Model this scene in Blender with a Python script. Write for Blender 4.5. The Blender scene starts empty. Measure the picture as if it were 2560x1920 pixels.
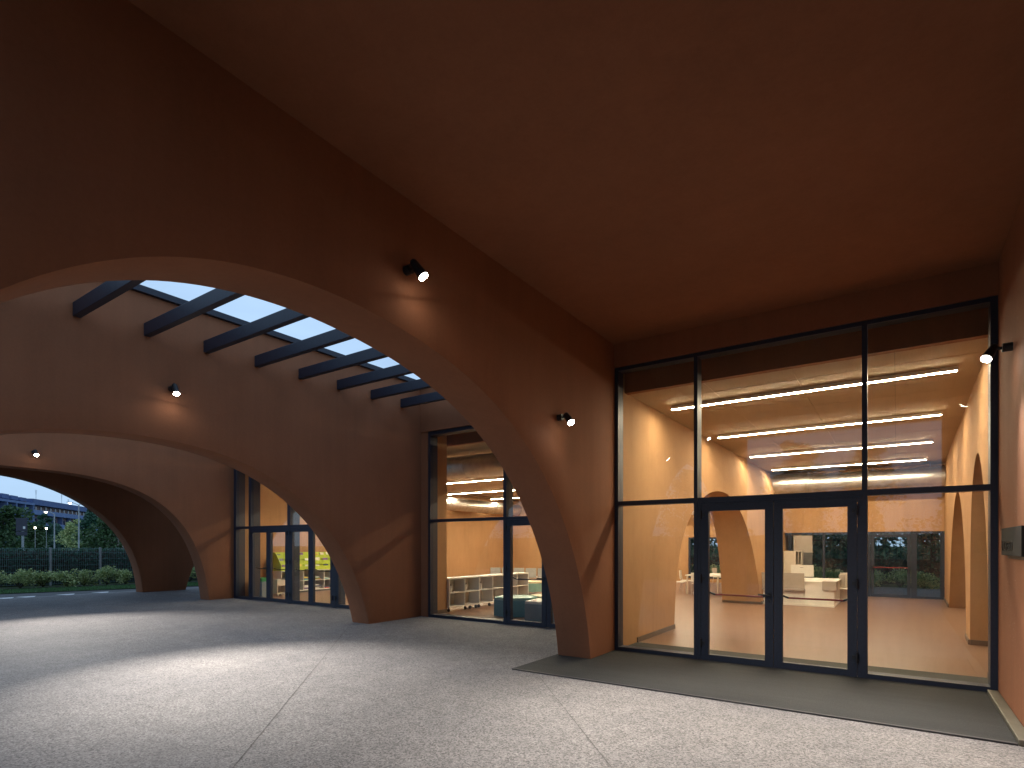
import bpy, bmesh, math, random
from mathutils import Vector, Matrix
R = math.radians
random.seed(7)
S = bpy.context.scene
C = S.collection

# ------------------------------------------------------------------ camera
cam = bpy.data.cameras.new('camera')
cam.sensor_width = 36.0
cam.lens = 36.0 * 1408.4 / 2560
cam.shift_y = (1363.3 - 960) / 2560
cam.clip_start = 0.05
cam.clip_end = 2000
YAW = R(34.3265)
co = bpy.data.objects.new('camera', cam)
C.objects.link(co)
co.location = (0, 0, 1.6)
co.rotation_euler = (math.pi / 2, 0, YAW)
S.camera = co

# ------------------------------------------------------------------ sky (dusk)
W = bpy.data.worlds.new('World')
S.world = W
W.use_nodes = True
nt = W.node_tree
bg = nt.nodes['Background']
sky = nt.nodes.new('ShaderNodeTexSky')
sky.sky_type = 'NISHITA'
sky.sun_disc = False
SUN_EL, SUN_ROT = 4.0, 100.0            # just before sunset, far to the right behind the building
sky.sun_elevation = R(SUN_EL)
sky.sun_rotation = R(SUN_ROT)
sky.air_density = 1.0
sky.dust_density = 0.6
sky.ozone_density = 4.0
gain = nt.nodes.new('ShaderNodeVectorMath'); gain.operation = 'SCALE'
gain.inputs['Scale'].default_value = 1.0
nt.links.new(sky.outputs[0], gain.inputs[0])
# thin high cloud veil, the same all over the sky
tc = nt.nodes.new('ShaderNodeTexCoord')
mp = nt.nodes.new('ShaderNodeMapping'); mp.inputs['Scale'].default_value = (1.2, 1.2, 5)
no = nt.nodes.new('ShaderNodeTexNoise'); no.inputs['Scale'].default_value = 2.2; no.inputs['Detail'].default_value = 5
rp = nt.nodes.new('ShaderNodeMapRange')
rp.inputs['From Min'].default_value = 0.3; rp.inputs['From Max'].default_value = 0.75
rp.inputs['To Min'].default_value = 0.68; rp.inputs['To Max'].default_value = 0.92
mx = nt.nodes.new('ShaderNodeMix'); mx.data_type = 'RGBA'
nt.links.new(tc.outputs['Generated'], mp.inputs[0]); nt.links.new(mp.outputs[0], no.inputs[0])
nt.links.new(no.outputs[0], rp.inputs[0]); nt.links.new(rp.outputs[0], mx.inputs['Factor'])
nt.links.new(gain.outputs[0], mx.inputs['A'])
mx.inputs['B'].default_value = (6.3, 9.0, 12.6, 1)
nt.links.new(mx.outputs['Result'], bg.inputs[0])
bg.inputs[1].default_value = 0.078

# ------------------------------------------------------------------ last weak daylight
sun = bpy.data.lights.new('sun', 'SUN')
sun.energy = 0.04
sun.angle = R(12)
sun.color = (1.0, 0.9, 0.8)
so = bpy.data.objects.new('sun', sun)
C.objects.link(so)
_d = Vector((math.sin(R(SUN_ROT)) * math.cos(R(SUN_EL)), math.cos(R(SUN_ROT)) * math.cos(R(SUN_EL)), math.sin(R(SUN_EL))))
so.rotation_euler = _d.to_track_quat('Z', 'Y').to_euler()

# ------------------------------------------------------------------ exposure
S.view_settings.view_transform = 'Standard'
S.view_settings.look = 'None'
S.view_settings.gamma = 1.0
S.view_settings.use_curve_mapping = False
S.view_settings.exposure = 0.25
S.render.engine = 'CYCLES'
S.cycles.use_denoising = True
S.cycles.max_bounces = 10
S.cycles.diffuse_bounces = 5
S.cycles.transparent_max_bounces = 24
S.cycles.sample_clamp_indirect = 4.0
S.cycles.caustics_reflective = False
S.cycles.caustics_refractive = False
LED = 205.0          # emission of the linear ceiling lights
SPOT = 520.0        # watts of the wall spots
WARM = (1.0, 0.83, 0.59)

# ================================================================== materials
MATS = {}
def nodes(name):
    m = bpy.data.materials.new(name)
    m.use_nodes = True
    n = m.node_tree
    p = n.nodes['Principled BSDF']
    MATS[name] = m
    return m, n, p
def coords(n, scale=(1, 1, 1), kind='Object'):
    t = n.nodes.new('ShaderNodeTexCoord')
    m = n.nodes.new('ShaderNodeMapping')
    m.inputs['Scale'].default_value = scale
    n.links.new(t.outputs[kind], m.inputs[0])
    return m.outputs[0]
def noise(n, v, s, d=4, r=0.55):
    t = n.nodes.new('ShaderNodeTexNoise')
    t.inputs['Scale'].default_value = s; t.inputs['Detail'].default_value = d; t.inputs['Roughness'].default_value = r
    n.links.new(v, t.inputs[0])
    return t.outputs[0]
def ramp(n, f, a, b, c0, c1):
    r = n.nodes.new('ShaderNodeValToRGB')
    r.color_ramp.elements[0].position = a; r.color_ramp.elements[1].position = b
    r.color_ramp.elements[0].color = (*c0, 1); r.color_ramp.elements[1].color = (*c1, 1)
    n.links.new(f, r.inputs[0])
    return r.outputs[0]
def mixc(n, f, a, b, mode='MIX'):
    m = n.nodes.new('ShaderNodeMix'); m.data_type = 'RGBA'; m.blend_type = mode
    for s, v in (('Factor', f), ('A', a), ('B', b)):
        if isinstance(v, (int, float)): m.inputs[s].default_value = v
        elif isinstance(v, tuple): m.inputs[s].default_value = (*v, 1)
        else: n.links.new(v, m.inputs[s])
    return m.outputs['Result']
def bump(n, p, h, dist, st=0.5):
    b = n.nodes.new('ShaderNodeBump')
    b.inputs['Strength'].default_value = st; b.inputs['Distance'].default_value = dist
    n.links.new(h, b.inputs['Height']); n.links.new(b.outputs[0], p.inputs['Normal'])
def scl(c, k): return tuple(min(1, x * k) for x in c)
def flat(name, col, rough=0.5, metal=0.0, var=0.12, vs=6.0, bm=0.0, bs=60.0, spec=0.5):
    m, n, p = nodes(name)
    v = coords(n)
    c = ramp(n, noise(n, v, vs, 5), 0.3, 0.7, scl(col, 1 - var), scl(col, 1 + var))
    n.links.new(c, p.inputs['Base Color'])
    p.inputs['Roughness'].default_value = rough; p.inputs['Metallic'].default_value = metal
    p.inputs['Specular IOR Level'].default_value = spec
    if bm: bump(n, p, noise(n, v, bs, 4), bm)
    return m
def plaster(name, col, speck=False, bm=0.002):
    m, n, p = nodes(name)
    v = coords(n)
    big = noise(n, v, 0.9, 6, 0.6)
    c = ramp(n, big, 0.25, 0.75, scl(col, 0.84), scl(col, 1.13))
    c2 = mixc(n, 0.25, c, ramp(n, noise(n, v, 28, 6, 0.7), 0.3, 0.7, scl(col, 0.75), scl(col, 1.2)))
    # faint vertical trowel and rain streaks
    st = coords(n, (2.2, 2.2, 0.16))
    c3 = mixc(n, 0.16, c2, ramp(n, noise(n, st, 2.6, 5, 0.6), 0.35, 0.7, scl(col, 0.7), scl(col, 1.22)))
    if speck:
        w = noise(n, v, 60, 2, 0.5)
        w2 = noise(n, coords(n, (1, 1, 0.55)), 2.5, 4, 0.65)
        mk = n.nodes.new('ShaderNodeMath'); mk.operation = 'MULTIPLY'
        n.links.new(ramp(n, w, 0.66, 0.70, (0, 0, 0), (1, 1, 1)), mk.inputs[0])
        n.links.new(ramp(n, w2, 0.5, 0.66, (0, 0, 0), (1, 1, 1)), mk.inputs[1])
        c3 = mixc(n, mk.outputs[0], c3, (0.62, 0.48, 0.38))
    n.links.new(c3, p.inputs['Base Color'])
    p.inputs['Roughness'].default_value = 0.85
    p.inputs['Specular IOR Level'].default_value = 0.25
    h = n.nodes.new('ShaderNodeMath'); h.operation = 'ADD'
    n.links.new(noise(n, v, 140, 5, 0.7), h.inputs[0]); n.links.new(noise(n, v, 14, 4), h.inputs[1])
    bump(n, p, h.outputs[0], bm, 0.55)
    return m
def emit(name, col, st):
    m = bpy.data.materials.new(name); m.use_nodes = True
    n = m.node_tree; n.nodes.remove(n.nodes['Principled BSDF'])
    e = n.nodes.new('ShaderNodeEmission'); e.inputs[0].default_value = (*col, 1); e.inputs[1].default_value = st
    n.links.new(e.outputs[0], n.nodes['Material Output'].inputs[0])
    MATS[name] = m
    return m
def glass(name, tint=(0.95, 0.97, 0.96), gain=1.0, dirt=0.045):
    m = bpy.data.materials.new(name); m.use_nodes = True
    n = m.node_tree; n.nodes.remove(n.nodes['Principled BSDF'])
    tr = n.nodes.new('ShaderNodeBsdfTransparent'); tr.inputs[0].default_value = (*tint, 1)
    gl = n.nodes.new('ShaderNodeBsdfGlossy'); gl.inputs['Roughness'].default_value = 0.0
    v = coords(n)
    def mth(op, a, b):
        q = n.nodes.new('ShaderNodeMath'); q.operation = op
        for i, x in enumerate((a, b)):
            if x is None: continue
            if isinstance(x, (int, float)): q.inputs[i].default_value = x
            else: n.links.new(x, q.inputs[i])
        return q
    ge = n.nodes.new('ShaderNodeNewGeometry')
    dt = n.nodes.new('ShaderNodeVectorMath'); dt.operation = 'DOT_PRODUCT'
    n.links.new(ge.outputs['Incoming'], dt.inputs[0]); n.links.new(ge.outputs['Normal'], dt.inputs[1])
    cs = mth('ABSOLUTE', dt.outputs['Value'], None)          # Schlick, the same on both faces of the sheet
    p5 = mth('POWER', mth('SUBTRACT', 1.0, cs.outputs[0]).outputs[0], 5.0)
    mu = mth('MULTIPLY', mth('ADD', mth('MULTIPLY', p5.outputs[0], 0.96).outputs[0], 0.04).outputs[0], gain)
    b = n.nodes.new('ShaderNodeBump'); b.inputs['Strength'].default_value = 0.05; b.inputs['Distance'].default_value = 0.001
    n.links.new(noise(n, v, 1.6, 2), b.inputs['Height']); n.links.new(b.outputs[0], gl.inputs['Normal'])
    mxs = n.nodes.new('ShaderNodeMixShader')
    n.links.new(mu.outputs[0], mxs.inputs[0]); n.links.new(tr.outputs[0], mxs.inputs[1]); n.links.new(gl.outputs[0], mxs.inputs[2])
    # thin film of dust
    df = n.nodes.new('ShaderNodeBsdfDiffuse'); df.inputs[0].default_value = (0.6, 0.6, 0.58, 1)
    d2 = n.nodes.new('ShaderNodeMixShader')
    dm = n.nodes.new('ShaderNodeMapRange'); dm.inputs['From Min'].default_value = 0.45; dm.inputs['From Max'].default_value = 0.85
    dm.inputs['To Min'].default_value = 0.0; dm.inputs['To Max'].default_value = dirt
    n.links.new(noise(n, coords(n, (1, 1, 0.3)), 7, 8, 0.7), dm.inputs[0])
    n.links.new(dm.outputs[0], d2.inputs[0]); n.links.new(mxs.outputs[0], d2.inputs[1]); n.links.new(df.outputs[0], d2.inputs[2])
    n.links.new(d2.outputs[0], n.nodes['Material Output'].inputs[0])
    MATS[name] = m
    return m

TERRA = (0.275, 0.113, 0.057)
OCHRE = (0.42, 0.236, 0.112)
plaster('terracotta', TERRA)
plaster('terracotta_speck', TERRA, True, 0.004)
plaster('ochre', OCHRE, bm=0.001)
flat('panel_beige', (0.46, 0.35, 0.235), 0.9, var=0.08, vs=40, bm=0.002, bs=220, spec=0.1)
flat('floor_resin', (0.215, 0.122, 0.076), 0.32, var=0.07, vs=1.6, spec=0.4)
flat('anthracite', (0.014, 0.020, 0.038), 0.5, var=0.2, vs=30)
flat('black_metal', (0.012, 0.013, 0.016), 0.45, var=0.2, vs=40)
flat('steel', (0.55, 0.55, 0.54), 0.28, 1.0, var=0.12, vs=3)
flat('galvanised', (0.72, 0.69, 0.64), 0.4, 1.0, var=0.15, vs=5, bm=0.0015, bs=3)
flat('white_laminate', (0.78, 0.74, 0.66), 0.45, var=0.03)
flat('grey_laminate', (0.40, 0.34, 0.28), 0.5, var=0.04)
flat('cream_laminate', (0.66, 0.58, 0.46), 0.5, var=0.05)
flat('lime', (0.44, 0.56, 0.04), 0.5, var=0.06)
flat('green_board', (0.02, 0.30, 0.06), 0.5)
flat('teal_vinyl', (0.06, 0.22, 0.27), 0.45, var=0.06)
flat('mint_vinyl', (0.22, 0.42, 0.36), 0.45, var=0.06)
flat('grey_vinyl', (0.21, 0.25, 0.27), 0.5, var=0.06)
flat('cream_vinyl', (0.72, 0.60, 0.36), 0.5, var=0.06)
flat('red_plastic', (0.55, 0.03, 0.035), 0.35, var=0.05)
flat('red_bar', (0.30, 0.03, 0.02), 0.35, var=0.08)
flat('dark_rubber', (0.02, 0.02, 0.022), 0.7)
flat('skirting', (0.12, 0.085, 0.06), 0.5)
flat('sill_metal', (0.15, 0.14, 0.11), 0.5, 0.5)
flat('entry_strip', (0.04, 0.04, 0.033), 0.9, bm=0.004, bs=300)
flat('wicker', (0.20, 0.11, 0.05), 0.8, var=0.5, vs=60)
flat('clear_plastic', (0.36, 0.36, 0.33), 0.3, var=0.08)
flat('pot_white', (0.62, 0.58, 0.50), 0.5)
flat('soil', (0.03, 0.022, 0.015), 0.9)
flat('trim_dark', (0.03, 0.03, 0.033), 0.6)
flat('sign_dark', (0.013, 0.0125, 0.012), 0.8, spec=0.2)
flat('joint_grey', (0.06, 0.057, 0.055), 0.9)
flat('dark_bars', (0.02, 0.03, 0.035), 0.6)
flat('dark_panel', (0.10, 0.095, 0.09), 0.5)
flat('concrete_dusk_tint', (0.075, 0.12, 0.26), 0.85, var=0.15, vs=0.8)  # blue of the dusk light on the far block, put into the base colour
flat('concrete_pale_dusk_tint', (0.12, 0.185, 0.35), 0.85, var=0.12, vs=0.8)  # same dusk blue put into the paler parts
flat('kerb_stone', (0.34, 0.34, 0.35), 0.85, var=0.12, vs=3)
flat('brick_wall', (0.24, 0.17, 0.16), 0.85, var=0.2, vs=4)
flat('window_dark', (0.015, 0.018, 0.025), 0.15)
flat('galv_pole', (0.33, 0.36, 0.38), 0.5, 0.3)
flat('sign_back', (0.035, 0.037, 0.06), 0.6)
flat('paper_white', (0.75, 0.75, 0.75), 0.7)
flat('paint_white', (0.72, 0.72, 0.72), 0.6, var=0.12, vs=12)
flat('fence_green', (0.13, 0.21, 0.22), 0.5)
flat('bark', (0.06, 0.045, 0.032), 0.9, var=0.4, vs=12, bm=0.02, bs=18)
flat('asphalt', (0.085, 0.085, 0.09), 0.85, var=0.25, vs=60, bm=0.004, bs=250)
flat('far_ground', (0.05, 0.075, 0.04), 0.95, var=0.4, vs=0.3, spec=0.0)
flat('soil_bed', (0.045, 0.038, 0.032), 0.95, var=0.4, vs=5, bm=0.02, bs=20)
emit('led', WARM, LED)
emit('lens_glow', (1.0, 0.90, 0.76), 105.0)
emit('street_lamp_glow', (1.0, 0.86, 0.62), 22.0)
glass('pane_glass', gain=1.35)
glass('rear_glass', gain=0.8)
def leafmat(name, a, b, trans=0.25):
    m, n, p = nodes(name)
    oi = n.nodes.new('ShaderNodeObjectInfo')
    v = coords(n)
    g = n.nodes.new('ShaderNodeNewGeometry')
    wn = n.nodes.new('ShaderNodeTexWhiteNoise'); wn.noise_dimensions = '1D'
    n.links.new(g.outputs['Random Per Island'], wn.inputs['W'])
    c = ramp(n, wn.outputs['Value'], 0.1, 0.9, a, b)
    n.links.new(c, p.inputs['Base Color'])
    p.inputs['Roughness'].default_value = 0.5
    t = n.nodes.new('ShaderNodeBsdfTranslucent'); n.links.new(c, t.inputs[0])
    ms = n.nodes.new('ShaderNodeMixShader'); ms.inputs[0].default_value = trans
    n.links.new(p.outputs[0], ms.inputs[1]); n.links.new(t.outputs[0], ms.inputs[2])
    n.links.new(ms.outputs[0], n.nodes['Material Output'].inputs[0])
    return m
leafmat('leaf_dark', (0.022, 0.075, 0.05), (0.05, 0.14, 0.08))
leafmat('leaf_mid', (0.03, 0.075, 0.025), (0.075, 0.14, 0.05))
leafmat('leaf_shrub', (0.17, 0.27, 0.10), (0.56, 0.62, 0.28))
leafmat('leaf_grass', (0.06, 0.16, 0.06), (0.12, 0.26, 0.09))
leafmat('leaf_pot', (0.04, 0.12, 0.02), (0.09, 0.2, 0.04))
def pavement_mat():
    m, n, p = nodes('aggregate_concrete')
    v = coords(n)
    vo = n.nodes.new('ShaderNodeTexVoronoi'); vo.inputs['Scale'].default_value = 78; n.links.new(v, vo.inputs[0])
    vo2 = n.nodes.new('ShaderNodeTexVoronoi'); vo2.inputs['Scale'].default_value = 165; n.links.new(v, vo2.inputs[0])
    sep = n.nodes.new('ShaderNodeSeparateColor'); n.links.new(vo.outputs['Color'], sep.inputs[0])
    c = ramp(n, sep.outputs[0], 0.05, 0.95, (0.038, 0.034, 0.035), (0.36, 0.342, 0.338))
    sep2 = n.nodes.new('ShaderNodeSeparateColor'); n.links.new(vo2.outputs['Color'], sep2.inputs[0])
    c2 = ramp(n, sep2.outputs[1], 0.1, 0.9, (0.082, 0.078, 0.083), (0.26, 0.25, 0.25))
    c = mixc(n, 0.5, c, c2)
    # cement film and wear in large soft areas
    f = ramp(n, noise(n, v, 0.55, 7, 0.62), 0.35, 0.7, (0.78, 0.78, 0.8), (1.12, 1.1, 1.08))
    c = mixc(n, 1.0, c, f, 'MULTIPLY')
    f2 = ramp(n, noise(n, v, 4.0, 6, 0.7), 0.3, 0.72, (0.82, 0.82, 0.82), (1.1, 1.1, 1.1))
    c = mixc(n, 1.0, c, f2, 'MULTIPLY')
    n.links.new(c, p.inputs['Base Color'])
    p.inputs['Roughness'].default_value = 0.8
    p.inputs['Specular IOR Level'].default_value = 0.35
    bump(n, p, sep.outputs[0], 0.006, 0.5)
pavement_mat()
def mat_mat():
    m, n, p = nodes('entrance_mat')
    v = coords(n)
    c = ramp(n, noise(n, v, 240, 3, 0.7), 0.3, 0.75, (0.007, 0.0078, 0.008), (0.025, 0.0265, 0.0265))
    c = mixc(n, ramp(n, noise(n, coords(n, (1, 3, 1)), 90, 2), 0.70, 0.73, (0, 0, 0), (1, 1, 1)), c, (0.26, 0.25, 0.23))
    c = mixc(n, 0.5, c, ramp(n, noise(n, coords(n, (0.5, 3.5, 1)), 2.5, 6), 0.3, 0.75, (0.009, 0.0095, 0.0098), (0.025, 0.0265, 0.0265)))
    n.links.new(c, p.inputs['Base Color'])
    p.inputs['Roughness'].default_value = 0.85
    bump(n, p, noise(n, v, 260, 3), 0.004, 0.6)
mat_mat()

# ================================================================== mesh helpers
def tag(o, label=None, cat=None, group=None, kind=None):
    if label: o['label'] = label
    if cat: o['category'] = cat
    if group: o['group'] = group
    if kind: o['kind'] = kind
    return o
def empty(name, loc, label, cat, group=None, rz=0.0):
    o = bpy.data.objects.new(name, None)
    o.empty_display_size = 0.1
    C.objects.link(o)
    o.location = loc; o.rotation_euler = (0, 0, rz)
    return tag(o, label, cat, group)
class MB:
    def __init__(s): s.v = []; s.f = []
    def add(s, vs, fs):
        b = len(s.v)
        s.v += [tuple(q) for q in vs]
        s.f += [tuple(i + b for i in f) for f in fs]
        return s
    def box(s, x0, y0, z0, x1, y1, z1):
        return s.add([(x0, y0, z0), (x1, y0, z0), (x1, y1, z0), (x0, y1, z0), (x0, y0, z1), (x1, y0, z1), (x1, y1, z1), (x0, y1, z1)],
                     [(0, 3, 2, 1), (4, 5, 6, 7), (0, 1, 5, 4), (1, 2, 6, 5), (2, 3, 7, 6), (3, 0, 4, 7)])
    def cyl(s, p0, p1, r0, r1=None, n=14, cap=True):
        r1 = r0 if r1 is None else r1
        p0 = Vector(p0); p1 = Vector(p1)
        q = (p1 - p0).to_track_quat('Z', 'Y')
        vs = []
        for p, r in ((p0, r0), (p1, r1)):
            for i in range(n):
                a = 2 * math.pi * i / n
                vs.append(p + q @ Vector((r * math.cos(a), r * math.sin(a), 0)))
        fs = [(i, (i + 1) % n, n + (i + 1) % n, n + i) for i in range(n)]
        if cap: fs += [tuple(range(n))[::-1], tuple(range(n, 2 * n))]
        return s.add(vs, fs)
    def lathe(s, c, prof, n=20):
        cx, cy, cz = c
        vs = [(cx + r * math.cos(2 * math.pi * i / n), cy + r * math.sin(2 * math.pi * i / n), cz + z) for r, z in prof for i in range(n)]
        fs = [(k * n + i, k * n + (i + 1) % n, (k + 1) * n + (i + 1) % n, (k + 1) * n + i) for k in range(len(prof) - 1) for i in range(n)]
        fs += [tuple(range(n))[::-1], tuple((len(prof) - 1) * n + i for i in range(n))]
        return s.add(vs, fs)
    def tube(s, pts, r, n=8):
        for a, b in zip(pts, pts[1:]): s.cyl(a, b, r, n=n)
        return s
    def prism(s, poly, z0, z1):
        n = len(poly)
        return s.add([(x, y, z0) for x, y in poly] + [(x, y, z1) for x, y in poly],
                     [tuple(range(n))[::-1], tuple(range(n, 2 * n))] + [(i, (i + 1) % n, n + (i + 1) % n, n + i) for i in range(n)])
    def quad(s, a, b, c, d): return s.add([a, b, c, d], [(0, 1, 2, 3)])
    def mesh(s, name, mat, bevel=0.0, smooth=False, soft=0.0):
        me = bpy.data.meshes.new(name)
        me.from_pydata(s.v, [], s.f)
        if bevel or smooth:
            bm = bmesh.new(); bm.from_mesh(me)
            bmesh.ops.remove_doubles(bm, verts=bm.verts, dist=1e-5)
            if bevel:
                bmesh.ops.bevel(bm, geom=list(bm.edges), offset=bevel, segments=2, profile=0.6, affect='EDGES', clamp_overlap=True)
            if soft:
                bmesh.ops.recalc_face_normals(bm, faces=bm.faces)
                se = [e for e in bm.edges if len(e.link_faces) == 2 and e.calc_face_angle(0) > 1.0]
                bmesh.ops.bevel(bm, geom=se, offset=soft, segments=2, profile=0.5, affect='EDGES', clamp_overlap=True)
            if smooth:
                for f in bm.faces: f.smooth = True
                for e in bm.edges:
                    e.smooth = len(e.link_faces) == 2 and e.calc_face_angle(9) < 0.6
            bm.to_mesh(me); bm.free()
        me.materials.append(MATS[mat])
        return me
    def build(s, name, mat, parent=None, bevel=0.0, smooth=False, soft=0.0):
        o = bpy.data.objects.new(name, s.mesh(name, mat, bevel, smooth, soft))
        C.objects.link(o)
        if parent is not None:
            o.parent = parent
        return o
def bx(*a): return MB().box(*a)
def put(me, name, loc=(0, 0, 0), rz=0.0, parent=None, scale=None, rot=None):
    o = bpy.data.objects.new(name, me)
    C.objects.link(o)
    o.location = loc; o.rotation_euler = rot or (0, 0, rz)
    if scale: o.scale = scale
    if parent is not None: o.parent = parent
    return o
def copy_tree(o, parent=None, loc=None, rz=None):
    c = o.copy(); C.objects.link(c); c.parent = parent
    if loc is not None: c.location = loc
    if rz is not None: c.rotation_euler = (0, 0, rz)
    for ch in list(o.children): copy_tree(ch, c)
    return c

# ================================================================== arch walls
def arch_right(yc, b, zt, n, m, c, steps=34):
    """points of the half arch from apex to foot, in (y, z)"""
    pts = []
    for i in range(steps + 1):
        t = i / steps
        z = zt - (zt + 0.05) * (1 - math.cos(t * math.pi / 2)) if False else zt * math.cos(t * math.pi / 2) - 0.05 * t
        y = yc + b * max(0.0, 1 - min(1.0, max(0.0, (z + c) / (zt + c))) ** n) ** (1 / m)
        pts.append((y, z))
    pts[0] = (yc, zt)
    return pts
def arch_pts(right, left):
    r = arch_right(*right)
    l = arch_right(*left)
    l = [(2 * left[0] - y, z) for y, z in l][::-1]
    pts = l + [p for p in r if p[0] > l[-1][0] + 1e-4]
    return smooth_curve(pts)
def smooth_curve(pts, n=120, it=8):
    d = [0.0]
    for a, b in zip(pts, pts[1:]): d.append(d[-1] + math.hypot(b[0] - a[0], b[1] - a[1]))
    out = []; j = 0
    for i in range(n):
        t = d[-1] * i / (n - 1)
        while j < len(pts) - 2 and d[j + 1] < t: j += 1
        f = (t - d[j]) / max(1e-9, d[j + 1] - d[j])
        out.append((pts[j][0] + (pts[j + 1][0] - pts[j][0]) * f, pts[j][1] + (pts[j + 1][1] - pts[j][1]) * f))
    for _ in range(it):
        out = [out[0]] + [(.25 * a[0] + .5 * b[0] + .25 * c[0], .25 * a[1] + .5 * b[1] + .25 * c[1]) for a, b, c in zip(out, out[1:], out[2:])] + [out[-1]]
    return out
def arch_wall(mb, xa, xb, y0, y1, ztop, openings, rows=5, warp=None, step=0.5, zbot=-0.05):
    """wall between planes x=xa and x=xb along Y with arched openings [(y,z)...]; warp moves the xb face"""
    cols = []
    ys = []
    y = y0
    for op in openings + [None]:
        end = op[0][0] if op else y1
        n = max(1, int((end - y) / step))
        for i in range(n):
            cols.append((y + (end - y) * i / n, zbot, False))
        if op:
            for k, p in enumerate(op): cols.append((p[0], max(p[1], zbot), k < len(op) - 1))
            y = op[-1][0] + 1e-4
        else: cols.append((y1, zbot, False))
    vs, fs = [], []
    W = warp or (lambda y, z: 0.0)
    for (y, z, _) in cols:
        for r in range(rows + 1):
            zz = z + (ztop - z) * r / rows
            vs.append((xa, y, zz))
        for r in range(rows + 1):
            zz = z + (ztop - z) * r / rows
            vs.append((xb + W(y, zz), y, zz))
    n = 2 * (rows + 1)
    for i in range(len(cols) - 1):
        a, b = i * n, (i + 1) * n
        for r in range(rows):
            fs.append((a + r, a + r + 1, b + r + 1, b + r))
            k = rows + 1
            fs.append((a + k + r, b + k + r, b + k + r + 1, a + k + r + 1))
        fs.append((a, b, b + rows + 1, a + rows + 1))                     # underside or intrados
        fs.append((a + rows, a + 2 * rows + 1, b + 2 * rows + 1, b + rows))   # top
    a = 0
    fs.append(tuple(range(a, a + rows + 1)) + tuple(range(a + 2 * rows + 1, a + rows, -1)))
    a = (len(cols) - 1) * n
    fs.append(tuple(range(a + 2 * rows + 1, a + rows, -1))[::-1] + tuple(range(a, a + rows + 1))[::-1])
    mb.add(vs, fs)
    return mb
A1 = arch_pts((2.485, 4.684, 3.515, 1.973, 2.488, 0.63), (3.0, 3.36, 3.515, 1.905, 2.6, 0.275))
A2 = arch_pts((3.614, 4.323, 3.164, 2.08, 2.237, 1.087), (3.614, 4.323, 3.164, 2.08, 2.237, 1.087))
A3 = arch_pts((3.836, 4.844, 3.40, 3.086, 3.287, 1.947), (3.836, 4.6, 3.40, 2.4, 2.4, 1.2))
A4 = arch_pts((4.847, 3.937, 3.671, 2.904, 1.73, 1.017), (4.847, 5.4, 3.671, 2.2, 2.0, 0.6))
A4b = [(10.14, -0.05), (10.15, 0.0), (10.19, 0.17), (10.35, 0.68), (10.62, 1.3), (10.95, 1.85), (11.4, 2.4), (12.0, 2.95), (12.8, 3.4), (13.8, 3.67),
       (15.0, 3.75), (16.2, 3.67), (17.2, 3.4), (18.0, 2.95), (18.6, 2.4), (19.05, 1.85), (19.4, 1.3), (19.65, .68), (19.8, .17), (19.85, -0.05)]
A4b = smooth_curve(A4b, 90, 8)
YF = 7.98          # main glazed front
YG = 9.40          # recessed glazed fronts
ZW = 5.18          # wall tops
TOP = 4.63         # porch soffit
w1 = arch_wall(MB(), -4.05, -3.53, -1.15, 8.10, ZW, [A1]).build('arch_wall', 'terracotta', smooth=True, soft=0.007)
tag(w1, 'terracotta wall with wide arch carrying two lit spotlights, beside the dark entrance mat', 'wall', 'arched walls of the portico')
w2 = arch_wall(MB(), -9.36, -8.86, -1.15, 9.45, ZW, [A2]).build('arch_wall', 'terracotta', smooth=True, soft=0.007)
tag(w2, 'terracotta arched wall on which the dark roof beams end', 'wall', 'arched walls of the portico')
w3 = arch_wall(MB(), -17.10, -16.60, -1.15, 9.45, ZW, [A3]).build('arch_wall', 'terracotta', smooth=True, soft=0.007)
tag(w3, 'terracotta arched wall beside the glazed front with four door leaves in view', 'wall', 'arched walls of the portico')
w4 = arch_wall(MB(), -21.70, -21.20, -0.4, 25.0, ZW, [A4, A4b]).build('arch_wall', 'terracotta', smooth=True, soft=0.007)
tag(w4, 'dark outermost arched wall with a tapering pier, next to the shrubs', 'wall', 'arched walls of the portico')

# right wall of the porch
sw = bx(0.90, -1.15, -0.05, 1.40, 8.40, ZW).build('side_wall', 'terracotta_speck')
tag(sw, 'terracotta side wall with pale specks, carrying the dark sign', 'wall')

# ceilings and roofs outside
pc = bx(-3.53, -1.15, TOP, 0.90, 8.32, ZW - 0.004).build('porch_ceiling', 'terracotta'); tag(pc, kind='structure')
pc2 = bx(-21.20, -1.15, 4.63, -17.10, 10.3, ZW - 0.004).build('portico_ceiling', 'terracotta'); tag(pc2, kind='structure')
# headers above the glazed fronts
def header(x0, x1, y0, y1, z0, z1, lab):
    o = bx(x0, y0, z0, x1, y1, z1).build('header_wall', 'terracotta')
    return tag(o, lab, 'wall', 'plaster headers above the glazing')
header(-3.53, 0.90, 7.90, 8.10, 4.285, TOP, 'plaster band between the porch ceiling and the tall entrance glazing')
header(-8.86, -4.05, 9.32, 9.62, 4.14, ZW, 'plaster band above the recessed glazing, under the dark roof beams')
header(-16.60, -9.36, 9.32, 9.62, 4.14, ZW, 'plaster band above the wide row of glazed doors')

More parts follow.
